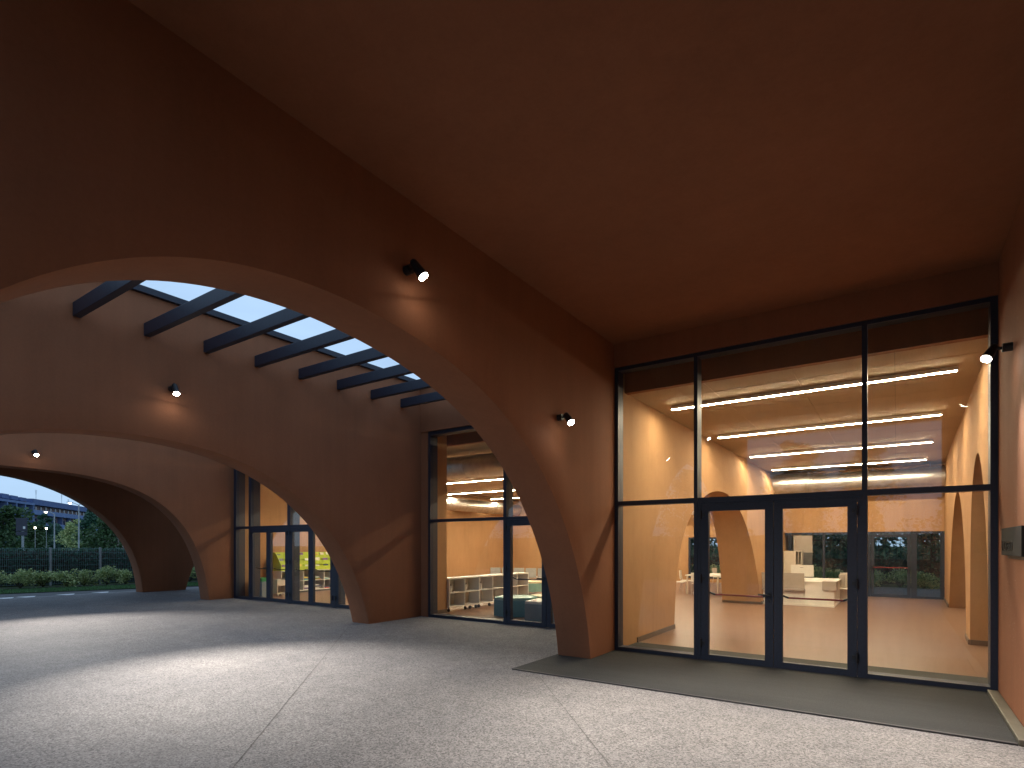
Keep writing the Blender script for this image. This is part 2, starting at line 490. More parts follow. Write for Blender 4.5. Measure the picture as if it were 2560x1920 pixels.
# ================================================================== ground
tag(MB().quad((-900, -900, -0.08), (900, -900, -0.08), (900, 900, -0.08), (-900, 900, -0.08)).build('ground', 'far_ground'), kind='structure')
pav = MB()
pav.quad((-21.95, -9, 0), (1.4, -9, 0), (1.4, 8.0, 0), (-21.95, 8.0, 0))
pav.quad((-21.95, 8.0, 0), (-3.6, 8.0, 0), (-3.6, 9.42, 0), (-21.95, 9.42, 0))
pav.quad((-21.95, 9.42, 0), (-17.0, 9.42, 0), (-17.0, 26, 0), (-21.95, 26, 0))
pave = tag(pav.build('pavement', 'aggregate_concrete'), kind='structure')
def joint(p, q, w=0.005):
    p = Vector((*p, 0.0)); q = Vector((*q, 0.0))
    d = (q - p).normalized(); s = Vector((-d.y, d.x, 0)) * w / 2
    u = Vector((0, 0, 0.003))
    MB().quad(p - s + u, q - s + u, q + s + u, p + s + u).build('joint', 'joint_grey', pave)
joint((-9.2, 7.65), (-2.6, 0.83)); joint((-3.62, 5.88), (1.2, 0.55)); joint((-16.6, 9.05), (-9.4, 9.05)); joint((-8.86, 9.05), (-4.05, 9.05), 0.006)
joint((-21.2, 8.7), (-16.8, 8.7), 0.008); 
drv = MB()
X0 = lambda y: -23.75 + 0.30 * (y - 8)
drv.quad((X0(-12), -12, -0.02), (-21.95, -12, -0.02), (-21.95, 27, -0.02), (X0(27) if X0(27) < -21.95 else -21.96, 27, -0.02))
tag(drv.build('driveway', 'asphalt'), kind='structure')
tag(bx(-22.05, -12, -0.08, -21.95, 26, 0.004).build('kerb', 'kerb_stone'), kind='structure')
lw = MB()
lw.quad((-30 - 3.6 - 2.5, -12, 0.0), (X0(-12), -12, 0.0), (X0(14), 14, 0.0), (-30, 14, 0.0))
tag(lw.build('lawn', 'far_ground'), kind='structure')
bed = MB()
XS = lambda y: -26.35 + 0.26 * (y - 8)
bed.quad((XS(-12) - .7, -12, 0.012), (XS(-12) + .45, -12, 0.012), (XS(14) + .45, 14, 0.012), (XS(14) - .7, 14, 0.012))
tag(bed.build('planting_bed', 'soil_bed'), kind='structure')
# painted triangles on the drive
tri = MB().add([(-0.32, -0.27, 0), (0.36, 0, 0), (-0.32, 0.27, 0)], [(0, 1, 2)]).mesh('road_marking', 'paint_white')
for yy in (4.55, 5.50, 6.03, 7.06, 8.04):
    o = put(tri, 'road_marking', (-22.42, yy, -0.015))
    tag(o, 'white painted triangle on the driveway beside the arched wall', 'marking', 'white triangles on the drive')
# entrance mat
em = empty('entrance_mat', (0, 0, 0), 'dark grey entrance mat in front of the double doors', 'mat')
bx(-4.09, 6.02, 0.0, 0.80, 7.96, 0.014).build('carpet', 'entrance_mat', em)
bx(-4.09, 5.985, 0.0, 0.80, 6.018, 0.016).build('edge_profile', 'trim_dark', em)
bx(0.803, 5.985, 0.0, 0.897, 7.90, 0.05).build('wall_profile', 'sill_metal', em, bevel=0.008)

# ================================================================== glazed fronts
def hwbox(mb, *a): mb.box(*a); return mb
def pane(parent, x0, x1, y, z0, z1, name='pane'):
    return bx(x0, y - 0.006, z0, x1, y + 0.006, z1).build(name, 'pane_glass' if y < 15 else 'rear_glass', parent)
def leaf(front, x0, x1, y, ztop, hinge, bar='red_bar', st=0.10, top_rail=0.10, dy=-0.012):
    """door leaf with frame, pane, panic bar, hinges"""
    a, b = x0 + 0.004, x1 - 0.004
    m = MB()
    z0 = 0.012
    m.box(a, y - 0.035 + dy, z0, a + st, y + 0.035 + dy, ztop)
    m.box(b - st, y - 0.035 + dy, z0, b, y + 0.035 + dy, ztop)
    m.box(a + st, y - 0.033 + dy, z0, b - st, y + 0.033 + dy, z0 + 0.085)
    m.box(a + st, y - 0.033 + dy, ztop - top_rail, b - st, y + 0.033 + dy, ztop)
    L = m.build('door_leaf', 'anthracite', front)
    pane(L, a + st - 0.01, b - st + 0.01, y + dy, z0 + 0.075, ztop - top_rail + 0.01)
    # panic bar on the inside
    zb = 0.915
    yi = y + 0.035 + dy
    MB().tube([(a + st * .75, yi, zb + 0.05), (a + st * .8, yi + .05, zb + 0.03), (a + st + 0.05, yi + .085, zb)], 0.013).build('bar_bracket', 'black_metal', L, smooth=True)
    MB().tube([(b - st * .75, yi, zb + 0.05), (b - st * .8, yi + .05, zb + 0.03), (b - st - 0.05, yi + .085, zb)], 0.013).build('bar_bracket', 'black_metal', L, smooth=True)
    MB().cyl((a + st + 0.04, yi + .085, zb), (b - st - 0.04, yi + .085, zb), 0.012).build('push_tube', bar, L, smooth=True)
    hx = a + 0.012 if hinge == 'L' else b - 0.012
    sg = -1 if hinge == 'L' else 1
    for zz in (0.25, 1.14, ztop - 0.15):
        hg = MB(); hg.cyl((hx + sg * .012, y - 0.05 + dy, zz - 0.06), (hx + sg * .012, y - 0.05 + dy, zz + 0.06), 0.013, n=10)
        hg.box(hx - .04 if hinge == 'R' else hx, y - 0.045 + dy, zz - 0.025, hx if hinge == 'R' else hx + .04, y - 0.0355 + dy, zz + 0.025)
        hg.build('hinge', 'black_metal', L, smooth=True)
    return L
def handle(L, x, y, z, dirx):
    m = MB()
    m.box(x - 0.017, y - 0.012, z - 0.02, x + 0.017, y, z + 0.03)
    m.cyl((x, y, z), (x, y - 0.055, z), 0.011, n=10)
    m.cyl((x, y - 0.05, z), (x + dirx * 0.13, y - 0.05, z), 0.0115, n=10)
    m.build('handle', 'black_metal', L, smooth=True)
    MB().cyl((x, y + 0.001, z - 0.08), (x, y - 0.014, z - 0.08), 0.018, n=12).build('lock', 'black_metal', L, smooth=True)

def jamb(front, x0, x1, y, z0, z1, d=0.05, name='jamb', depth=0.14):
    return bx(x0, y - d, z0, x1, y + depth, z1).build(name, 'anthracite', front)
# --- main entrance front
f1 = empty('glazed_front', (0, 0, 0), 'tall entrance glazing with double doors behind the dark mat', 'glazing', 'glazed fronts of the portico')
y = YF
jamb(f1, -3.53, -3.475, y, 0, 4.283); jamb(f1, 0.835, 0.898, y, 0, 4.283)
bx(-3.475, y - .048, 4.232, .835, y + .138, 4.283).build('head_rail', 'anthracite', f1)
bx(-3.475, y - .046, 0.0, -2.34, y + .136, 0.068).build('sill_rail', 'anthracite', f1)
bx(-.29, y - .046, 0.0, .835, y + .136, 0.068).build('sill_rail', 'anthracite', f1)
for a, b in ((-2.34, -2.29), (-.345, -.29)):
    jamb(f1, a, b, y, 0, 4.232, 0.05, 'mullion', 0.15)
bx(-2.29, y - .044, 0.0, -2.245, y + .06, 2.195).build('door_jamb', 'anthracite', f1)
bx(-.39, y - .044, 0.0, -.345, y + .06, 2.195).build('door_jamb', 'anthracite', f1)
for a, b in ((-3.475, -2.34), (-2.29, -.345), (-.29, .835)):
    bx(a, y - .044, 2.198, b, y + .12, 2.262).build('transom', 'anthracite', f1)
    pane(f1, a, b, y, 2.262, 4.232)
pane(f1, -3.475, -2.34, y, .068, 2.198); pane(f1, -.29, .835, y, .068, 2.198)
L1 = leaf(f1, -2.245, -1.317, y, 2.17, 'L'); L2 = leaf(f1, -1.317, -.39, y, 2.17, 'R')
handle(L1, -1.365, y - 0.047, 0.955, -1)
bx(-2.245, y - .04, 2.172, -.39, y + .05, 2.197).build('door_head', 'anthracite', f1)
# --- recessed front between arch walls one and two
f2 = empty('glazed_front', (0, 0, 0), 'recessed glazing with a storage trolley and cushions behind it', 'glazing', 'glazed fronts of the portico')
y = YG
bx(-8.86, y - .06, 0, -8.655, y + .2, 4.14).build('side_reveal', 'terracotta', f2)
jamb(f2, -8.655, -8.60, y, 0, 4.14, .05, 'jamb', .2); jamb(f2, -4.12, -4.052, y, 0, 4.14, .05, 'jamb', .2)
bx(-8.60, y - .048, 4.06, -4.12, y + .19, 4.138).build('head_rail', 'anthracite', f2)
bx(-8.60, y - .046, 0, -6.60, y + .19, .06).build('sill_rail', 'anthracite', f2)
jamb(f2, -6.60, -6.53, y, 0, 4.06, .05, 'mullion', .2); jamb(f2, -4.64, -4.58, y, 0, 4.06, .05, 'mullion', .2)
for a, b in ((-8.60, -6.60), (-6.53, -4.64), (-4.58, -4.12)):
    bx(a, y - .044, 2.118, b, y + .12, 2.178).build('transom', 'anthracite', f2)
    pane(f2, a, b, y, 2.178, 4.06)
pane(f2, -8.60, -6.60, y, .06, 2.118); pane(f2, -4.58, -4.12, y, .06, 2.118)
bx(-4.58, y - .046, 0, -4.12, y + .19, .06).build('sill_rail', 'anthracite', f2)
L1 = leaf(f2, -6.53, -5.585, y, 2.115, 'L', 'black_metal', top_rail=.12); leaf(f2, -5.585, -4.64, y, 2.115, 'R', 'black_metal', top_rail=.12)
handle(L1, -5.64, y - .047, .955, -1)
# --- recessed front between arch walls two and three
f3 = empty('glazed_front', (0, 0, 0), 'wide row of glazed doors with the lime bookcase behind it', 'glazing', 'glazed fronts of the portico')
jamb(f3, -16.60, -16.48, y, 0, 4.14, .05, 'jamb', .24); jamb(f3, -9.46, -9.362, y, 0, 4.14, .05, 'jamb', .24)
bx(-16.48, y - .048, 4.06, -9.46, y + .19, 4.138).build('head_rail', 'anthracite', f3)
ms = [(-15.80, -15.70), (-13.90, -13.78), (-11.96, -11.84), (-10.02, -9.90)]
for a, b in ms: jamb(f3, a, b, y, 0, 4.06, .05, 'mullion', .26)
ed = [-16.48] + [q for m_ in ms for q in m_] + [-9.46]
for i in range(0, len(ed), 2):
    a, b = ed[i], ed[i + 1]
    bx(a, y - .044, 2.09, b, y + .12, 2.16).build('transom', 'anthracite', f3)
    pane(f3, a, b, y, 2.16, 4.06)
    if b - a > 1.2:
        c_ = (a + b) / 2
        L1 = leaf(f3, a, c_, y, 2.088, 'L', 'black_metal', top_rail=.12); leaf(f3, c_, b, y, 2.088, 'R', 'black_metal', top_rail=.12)
        handle(L1, c_ - .05, y - .047, .955, -1)
    else:
        bx(a, y - .046, 0, b, y + .19, .06).build('sill_rail', 'anthracite', f3)
        pane(f3, a, b, y, .06, 2.09)

# ================================================================== pergola beams over the open bay
pg = empty('pergola', (0, 0, 4.6), 'row of dark steel beams under open sky between two arched walls', 'pergola')
bm_ = bx(-8.858, -0.045, -0.09, -4.052, 0.045, 0.09).mesh('beam', 'anthracite', bevel=0.006)
for k in range(-4, 8):
    o = put(bm_, 'beam', (0, 2.875 + 0.838 * k, 0.075), parent=pg)
def pgb(x0, y0, z0, x1, y1, z1, n='roof_rail'):
    return bx(x0, y0, z0 - 4.6, x1, y1, z1 - 4.6).build(n, 'anthracite', pg)
pgb(-8.92, -1.15, 5.185, -8.80, 9.34, 5.275); pgb(-4.11, -1.15, 5.185, -3.99, 9.34, 5.275); pgb(-8.80, 9.26, 5.185, -4.11, 9.34, 5.275)

# ================================================================== wall spotlights
def spot(loc, wall, aim, label, power=SPOT, size=84):
    """wall: +1 when the wall is on the -X side of the lamp, -1 when on the +X side; loc = lamp head centre"""
    t = empty('wall_spotlight', loc, label, 'spotlight', 'spotlights on the plaster walls')
    w = wall
    MB().cyl((-w * .16, 0.0, .03), (-w * .085, 0, .03), .040, n=24).build('wall_plate', 'black_metal', t, smooth=True)
    MB().cyl((-w * .09, 0, .03), (-w * .02, 0, .03), .014, n=12).build('arm', 'black_metal', t, smooth=True)
    d = Vector(aim).normalized()
    top = -d * .075; bot = d * .075
    h = MB().cyl(top, bot, .036, .045, n=28)
    h.cyl(top - d * .02, top, .024, .036, n=28)
    h.build('head', 'black_metal', t, smooth=True)
    e = d * .078
    MB().cyl(e, e + d * .004, .041, n=28).build('lens', 'lens_glow', t)
    li = bpy.data.lights.new('spot_beam', 'SPOT')
    li.energy = power; li.spot_size = R(size); li.spot_blend = 1.0; li.shadow_soft_size = 0.035; li.color = (1.0, 0.93, 0.83)
    lo = bpy.data.objects.new('spot_beam', li); C.objects.link(lo)
    lo.parent = t; lo.location = d * .10
    lo.rotation_euler = (-d).to_track_quat('Z', 'Y').to_euler()
    return t
spot((-3.38, 3.53, 3.96), 1, (0.52, 0.24, -0.82), 'lit spotlight above the crown of the nearest arch, by the porch ceiling', 680, 96)
spot((-3.38, 6.20, 3.18), 1, (0.60, -0.28, -0.75), 'lit spotlight low on the pier beside the entrance glazing', 400, 92)
spot((-8.71, 4.03, 3.88), 1, (0.47, -0.03, -0.88), 'lit spotlight on the arched wall below the roof beams', 2150, 74)
spot((-16.45, 4.55, 3.74), 1, (0.70, -0.05, -0.72), 'lit spotlight on the arched wall by the row of glazed doors', 1800, 78)
spot((0.73, 6.95, 3.42), -1, (-0.42, -0.46, -0.78), 'lit spotlight above the dark wall sign', 850, 94)

# ================================================================== wall sign
sg = empty('wall_sign', (0.90, 6.8, 1.635), 'dark box sign with faint raised letters on the side wall', 'sign')
bx(-0.045, -0.55, -0.13, -0.012, 0.53, 0.13).build('panel', 'sign_dark', sg, bevel=0.002)
bx(-0.012, -0.45, -0.16, 0.0, 0.42, 0.10).build('bracket', 'black_metal', sg)

tx = bpy.data.curves.new('letters', 'FONT'); tx.body = 'INGRESSO'; tx.size = 0.13; tx.extrude = 0.002
to = bpy.data.objects.new('letters', tx); C.objects.link(to)
bpy.context.view_layer.update()
tm = bpy.data.meshes.new_from_object(to.evaluated_get(bpy.context.evaluated_depsgraph_get()))
bpy.data.objects.remove(to)
tm.materials.clear(); tm.materials.append(MATS['sign_dark'])
put(tm, 'letters', (-0.047, 0.47, -0.085), parent=sg, rot=(math.pi / 2, 0, -math.pi / 2))

# ================================================================== interior shell
tag(MB().quad((-3.53, 8.0, 0.002), (1.6, 8.0, 0.002), (1.6, 20.86, 0.002), (-3.53, 20.86, 0.002)).quad((-17.5, 9.42, 0.002), (-3.53, 9.42, 0.002), (-3.53, 25.1, 0.002), (-17.5, 25.1, 0.002)).build('interior_floor', 'floor_resin'), kind='structure')
ts = empty('threshold', (0, 0, 0), 'dark entry strip on the floor just inside the entrance doors', 'threshold')
bx(-3.52, 8.13, .004, .9, 8.37, .018).build('metal_sill', 'sill_metal', ts)
bx(-3.52, 8.37, .004, .90, 8.80, .010).build('carpet_strip', 'entry_strip', ts)
# left interior wall with its arch; its foot swells into the room towards the back
def sm(t): t = max(0.0, min(1.0, t)); return t * t * (3 - 2 * t)
def warpL(y, z): return 0.55 * sm((y - 11.2) / 6.5) * max(0.0, 1 - max(0.0, z) / 4.0) ** 0.45
AL = [(10.70, -.05), (10.72, .3), (10.77, .65), (10.86, 1.06), (11.04, 1.5), (11.24, 1.77), (11.54, 2.08), (11.9, 2.35), (12.4, 2.6), (13.0, 2.8), (13.6, 2.88), (14.2, 2.86),
      (14.7, 2.74), (15.15, 2.5), (15.55, 2.15), (15.85, 1.75), (16.08, 1.3), (16.25, .8), (16.36, .4), (16.42, .1), (16.44, -.05)]
AL = smooth_curve(AL, 80, 8)
il = arch_wall(MB(), -4.05, -3.53, 8.105, 25.0, 4.6, [AL], rows=10, warp=warpL, step=.3).build('interior_wall', 'ochre', smooth=True)
tag(il, 'ochre interior wall with an arch opening onto the reading tables', 'wall')
def wr(y): return 0.735 + 0.0205 * y
AR1 = [(8.75, -.05), (8.8, .5), (8.95, 1.2), (9.2, 1.9), (9.55, 2.45), (9.95, 2.82), (10.35, 2.96), (10.7, 2.88), (11.0, 2.7), (11.25, 2.45), (11.43, 2.1), (11.55, 1.6), (11.6, .9), (11.62, -.05)]
AR2 = [(12.40, -.05), (12.5, .5), (12.68, 1.2), (12.95, 1.7), (13.4, 2.15), (13.9, 2.48), (14.5, 2.7), (15.0, 2.74), (15.5, 2.66), (16.1, 2.42), (16.7, 2.05), (17.2, 1.55), (17.6, 1.0), (17.95, .45), (18.2, .1), (18.3, -.05)]
AR1 = smooth_curve(AR1, 60, 6); AR2 = smooth_curve(AR2, 70, 6)
ir = MB(); arch_wall(ir, 0.0, 0.5, 8.405, 20.8, 4.6, [AR1, AR2], rows=4, step=.4)
ir.v = [(wr(v[1]) + v[0], v[1], v[2]) for v in ir.v]
tag(ir.build('interior_wall', 'ochre', smooth=True), 'ochre interior wall pierced by two narrow-looking arches, right of the entrance doors', 'wall')
def wall(name, lab, *a, mat='ochre'):
    return tag(bx(*a).build(name, mat), lab, 'wall')
bwm = MB().box(-3.53, 20.80, 2.02, 1.9, 21.1, 4.6)
tag(bwm.build('back_wall', 'ochre'), 'ochre wall above the rear garden doors of the entrance hall', 'wall')
wall('interior_wall', 'ochre wall closing the side room beyond the two arches', 4.2, 8.1, -.05, 4.4, 25, 4.6)
wall('interior_wall', 'short terracotta wall stub, lamp-lit tone put into its ochre colour, inside the recessed glazing, beside the storage trolley', -9.358, 9.455, -.05, -8.862, 10.22, 4.62)  # terracotta stub under strong room light, the brightness put in as ochre
wall('interior_wall', 'short terracotta wall stub, lamp-lit tone put into its ochre colour, inside the wide row of doors', -17.38, 9.455, -.05, -16.602, 10.20, 4.62)  # this terracotta stub also has its lit tone put into the colour
wall('interior_wall', 'ochre end wall behind the lime bookcase', -17.75, 10.36, -.05, -17.40, 25.3, 4.6)
wall('interior_wall', 'ochre cross wall of the side room beyond the arches', 1.45, 20.8, -.05, 4.2, 21.1, 4.6)
wall('interior_wall', 'ochre front wall of the side room beyond the arches', 1.41, 8.1, -.05, 4.2, 8.4, 4.6)
bw = MB().box(-17.4, 25.0, -.05, -7.62, 25.3, 4.6).box(-7.62, 25.0, 1.95, -4.3, 25.3, 4.6).box(-4.3, 25.0, -.05, -3.5, 25.3, 4.6).box(-7.62, 25.0, -.05, -4.3, 25.3, .15)
tag(bw.build('back_wall', 'ochre'), 'ochre back wall of the reading room with a wide window', 'wall')
# ceiling bulkheads just behind the glazing
def bulk(lab, *a): return tag(bx(*a).build('bulkhead', 'terracotta'), lab, 'bulkhead')
bulk('dark bulkhead behind the top of the entrance glazing', -3.53, 8.32, 3.99, .91, 8.44, 4.62)
bulk('dark bulkhead behind the top of the recessed glazing', -17.4, 10.30, 3.99, -4.05, 10.42, 4.62)
# ceilings with separate panels
def ceiling(name, x0, x1, y0, y1, z, px, py, keep=None):
    o = bx(x0, y0, z + .03, x1, y1, z + .06).build(name, 'trim_dark'); tag(o, kind='structure')
    me = {}
    nx = max(1, round((x1 - x0) / px)); ny = max(1, round((y1 - y0) / py))
    dx = (x1 - x0) / nx; dy = (y1 - y0) / ny
    m = bx(-dx / 2 + .002, -dy / 2 + .002, 0, dx / 2 - .002, dy / 2 - .002, .024).mesh('ceiling_panel', 'panel_beige')
    mb = MB()
    for i in range(nx):
        for j in range(ny):
            cx, cy = x0 + dx * (i + .5), y0 + dy * (j + .5)
            if keep is None or keep(cx, cy):
                put(m, 'ceiling_panel', (cx, cy, z + random.uniform(0, .0025)), parent=o)
            else:
                mb.box(cx - dx / 2 + .002, cy - dy / 2 + .002, z, cx + dx / 2 - .002, cy + dy / 2 - .002, z + .024)
    if mb.v:
        b = mb.build('ceiling_panels_beyond', 'panel_beige', o); b['kind'] = 'stuff'
    return o
ceiling('interior_ceiling', -3.53, 1.15, 8.44, 20.8, 4.0, 1.2, .62)
ceiling('reading_room_ceiling', -17.4, -4.05, 10.42, 25.0, 4.0, 1.21, .73, lambda x, y: y - 8 > -.9 * x - 9 and y < 21)
tag(bx(1.4, 8.1, 4.05, 4.4, 21.1, 4.2).build('side_room_ceiling', 'panel_beige'), kind='structure')
tag(bx(-17.75, 9.62, 4.7, 4.4, 25.3, ZW - .01).build('roof_slab', 'concrete_dusk_tint'), kind='structure')
tag(bx(-17.40, 9.625, 4.62, 1.4, 10.3, 4.7).build('soffit', 'terracotta'), kind='structure')
tag(bx(-3.53, 8.105, 4.632, .9, 8.32, 4.7).build('soffit', 'terracotta'), kind='structure')
tag(bx(-21.2, 25.0, 4.64, -17.76, 25.3, 5.1).build('header_wall', 'terracotta'), 'plaster beam at the far end of the portico bay', 'wall')
# skirtings
sk = empty('skirting_board', (0, 0, 0), 'dark brown skirting along the ochre interior walls', 'skirting')
def skirt(x0, y0, x1, y1, t=.018, h=.085):
    d = Vector((x1 - x0, y1 - y0, 0)); n = Vector((-d.y, d.x, 0)).normalized() * t
    MB().prism([(x0, y0), (x1, y1), (x1 + n.x, y1 + n.y), (x0 + n.x, y0 + n.y)], .004, h).build('board', 'skirting', sk)
skirt(-3.528, 10.70, -3.528, 8.81)
xf = lambda yy: -3.53 + warpL(yy, 0.04)
skirt(xf(16.44) + .01, 16.438, -4.05, 16.438)
skirt(xf(20.7) + .004, 20.7, xf(18.6) + .004, 18.6); skirt(xf(18.6) + .004, 18.6, xf(16.44) + .004, 16.44)
skirt(wr(8.45) - .004, 8.45, wr(8.75) - .004, 8.75); skirt(wr(11.62) - .004, 11.62, wr(12.4) - .004, 12.4); skirt(wr(18.3) - .004, 18.3, wr(20.75) - .004, 20.75)
skirt(wr(11.62) + .5, 11.616, wr(11.62), 11.616); skirt(wr(18.3) + .5, 18.296, wr(18.3), 18.296)
skirt(-8.857, 10.21, -8.857, 9.64)

# linear lights
def linear(x0, x1, yy, lab, grp, z=3.93):
    t = empty('linear_light', ((x0 + x1) / 2, yy, z), lab, 'ceiling light', grp)
    h = (x1 - x0) / 2
    bx(-h - .012, -.034, .0, h + .012, .034, .055).build('housing', 'white_laminate', t, bevel=.003)
    bx(-h, -.026, -.006, h, .026, -.001).build('diffuser', 'led', t)
    for q in (-h * .8, h * .8): MB().cyl((q, 0, .055), (q, 0, .075), .012, n=8).build('hanger', 'steel', t)
    return t
for yy, lab in ((9.55, 'lit linear ceiling light nearest the entrance glazing'), (12.62, 'second lit linear ceiling light from the entrance glazing'),
                (15.85, 'third lit linear ceiling light from the entrance glazing'), (19.0, 'lit linear ceiling light in front of the hall air duct')):
    linear(-3.19, .66, yy, lab, 'linear lights of the entrance hall')
for yy, rw_ in ((12.75, 'first'), (16.2, 'second'), (19.7, 'third'), (23.0, 'fourth')):
    for a, b, wh in ((-17.0, -9.3, 'reaching to the end wall'), (-8.6, -4.7, 'towards the entrance hall')):
        linear(a, b, yy, 'lit linear reading room light, %s row from the recessed glazing, %s' % (rw_, wh), 'linear lights of the reading room')
linear(1.9, 4.0, 13.0, 'lit linear ceiling light in the side room beyond the arches', 'linear lights of the side room', 3.97)
linear(1.9, 4.0, 17.5, 'lit linear ceiling light in the side room beyond the arches', 'linear lights of the side room', 3.97)

# round air ducts
def duct(p0, p1, r, lab, seams, red=None):
    p0 = Vector(p0); p1 = Vector(p1); L = (p1 - p0).length; d = (p1 - p0).normalized()
    t = empty('air_duct', p0, lab, 'duct', 'round ventilation ducts')
    segs = sorted([0.0] + list(seams) + [L])
    for i, (a, b) in enumerate(zip(segs, segs[1:])):
        ra = r; rb = r
        if red and i == red: rb = r * .8
        if red and i > red: ra = rb = r * .8
        MB().cyl(d * (a + .004), d * (b - .004), ra, rb, n=44).build('duct_section', 'galvanised', t, smooth=True)
        if i: MB().cyl(d * (a - .02), d * (a + .02), ra + .012, n=44).build('seam_ring', 'galvanised', t, smooth=True)
    for a in segs[1:-1]:
        q = d * a
        MB().cyl((q.x, q.y, r * .9), (q.x, q.y, max(r + .02, 3.99 - p0.z)), .006, n=6).build('hanger', 'steel', t)
    return t
duct((-3.50, 20.25, 3.58), (1.14, 20.25, 3.58), .345, 'round metal air duct across the back of the entrance hall', [.95, 1.15, 1.35, 2.9, 4.3], 2)
duct((-15.6, 11.25, 3.60), (-4.1, 11.25, 3.60), .29, 'round metal air duct right behind the recessed fronts', [1.5, 3.0, 4.5, 5.6, 6.6, 8.2, 9.7])
duct((-16.7, 12.0, 3.47), (-16.7, 24.9, 3.47), .28, 'round metal air duct along the end wall of the reading room', [1.2 * k for k in range(1, 11)])
duct((-8.2, 24.4, 3.02), (-4.2, 24.4, 3.02), .10, 'slim pale air duct under the reading room ceiling by the window', [1.3, 2.6])

# ================================================================== rear garden glazing
rg = empty('rear_glazing', (0, 0, 0), 'rear garden doors and window at the end of the entrance hall', 'glazing')
y = 20.86
def rb(n, *a): return bx(*a).build(n, 'anthracite', rg)
rb('head_rail', -3.0, y - .03, 1.95, 1.14, y + .05, 2.02); rb('sill_rail', -3.0, y - .03, .0, -.74, y + .05, .07)
for a, b in ((-3.0, -2.90), (-1.99, -1.92), (-.76, -.68), (.36, .50), (1.06, 1.16)): rb('mullion', a, y - .028, .07 if a < -.8 else 0, b, y + .05, 1.95)
pane(rg, -2.9, -1.99, y, .07, 1.95); pane(rg, -1.92, -.76, y, .07, 1.95); pane(rg, .5, 1.06, y, .07, 1.95)
rb('sill_rail', .5, y - .03, .0, 1.06, y + .05, .07)
bx(-2.84, y - .06, 1.36, -2.28, y - .035, 1.92).build('glass_reflection_panel', 'grey_laminate', rg); bx(-2.84, y - .055, .08, -2.28, y - .03, 1.355).build('glass_reflection_panel', 'dark_panel', rg)  # blinds and reflections in the window glass, put in as grey and dark boards
dl = MB().box(-.67, y - .03, .01, -.58, y + .04, 1.94).box(.26, y - .03, .01, .35, y + .04, 1.94).box(-.58, y - .028, .01, .26, y + .038, .1).box(-.58, y - .028, 1.85, .26, y + .038, 1.94).build('door_leaf', 'anthracite', rg)
pane(dl, -.59, .27, y, .09, 1.86)
MB().cyl((-.60, y - .11, .92), (.28, y - .11, .92), .014).build('push_tube', 'red_bar', dl, smooth=True)
for a in (-.65, .28): bx(a, y - .13, .87, a + .05, y - .03, .97).build('bar_bracket', 'black_metal', dl)
rw = empty('rear_window', (0, 0, 0), 'wide reading room window facing the dark garden', 'window')
y = 25.05
for a in ((-7.62, y - .03, .15, -7.54, y + .05, 1.95), (-5.66, y - .03, .15, -5.58, y + .05, 1.95), (-4.38, y - .03, .15, -4.3, y + .05, 1.95), (-7.54, y - .028, .15, -4.38, y + .048, .22), (-7.54, y - .028, 1.88, -4.38, y + .048, 1.95)):
    bx(*a).build('frame', 'anthracite', rw)
pane(rw, -7.54, -5.66, y, .22, 1.88); pane(rw, -5.58, -4.38, y, .22, 1.88)

# ================================================================== entrance hall furniture
dk = empty('reception_desk', (-2.2, 17.6, 0), 'white reception desk with a raised taupe front panel', 'desk')
def dp(n, mat, x0, y0, z0, x1, y1, z1, bev=.004): return bx(x0 + 2.2, y0 - 17.6, z0, x1 + 2.2, y1 - 17.6, z1).build(n, mat, dk, bevel=bev)
dp('plinth', 'white_laminate', -3.06, 16.62, .0, -1.32, 18.9, .055); dp('front_panel', 'white_laminate', -3.05, 16.70, .055, -2.025, 16.76, .42)
dp('front_panel', 'white_laminate', -2.02, 16.70, .055, -1.33, 16.76, .62); dp('raised_panel', 'grey_laminate', -3.07, 16.665, .44, -2.02, 16.70, .86)
dp('ledge', 'grey_laminate', -3.09, 16.58, .405, -2.0, 16.72, .435); dp('counter', 'white_laminate', -2.40, 16.68, .62, -1.30, 18.6, .65)
dp('side_panel', 'cream_laminate', -1.37, 16.76, .055, -1.33, 18.5, .62); dp('corner_box', 'grey_laminate', -1.60, 16.64, .43, -1.28, 17.1, .66)
dp('back_counter', 'white_laminate', -3.05, 16.76, .60, -2.42, 17.3, .63)
dp('end_shelf', 'cream_laminate', -1.34, 18.50, .0, -1.16, 19.0, .80); dp('shelf_niche', 'grey_laminate', -1.36, 18.46, .45, -1.20, 18.499, .76)
dp('side_ledge', 'white_laminate', -1.32, 18.2, .37, -1.02, 18.6, .39)
mo = empty('computer_monitor', (-2.14, 17.25, .65), 'white computer monitor seen from behind on the reception desk', 'monitor')
bx(-.28, -.014, .09, .28, .014, .41).build('screen_housing', 'white_laminate', mo, bevel=.006)
bx(-.05, -.035, .0, .05, -.02, .27).build('stand', 'white_laminate', mo, bevel=.003); bx(-.11, -.1, .0, .11, .06, .012).build('foot', 'white_laminate', mo)
bx(-.05, -.0165, .335, .03, -.0143, .345).build('badge', 'dark_panel', mo)
cb = empty('tall_cabinet', (-2.7, 20.2, 0), 'tall cream cabinet with open niches behind the reception desk', 'cabinet')
bx(-.32, -.2, 0, .02, .2, 1.42).build('carcass', 'cream_laminate', cb, bevel=.003)
for a in ((.02, -.2, 0, .035, .2, 1.42), (.10, -.2, .03, .112, .2, 1.40), (.185, -.2, 0, .2, .2, 1.42), (.035, -.2, 1.40, .185, .2, 1.42), (.035, -.2, .98, .185, .2, .995), (.035, -.2, .6, .185, .2, .615), (.035, -.2, .0, .185, .2, .02), (.035, .18, .02, .185, .2, 1.40)):
    bx(*a).build('shelf_board', 'cream_laminate', cb)
# office chair back and small things are hidden by the desk

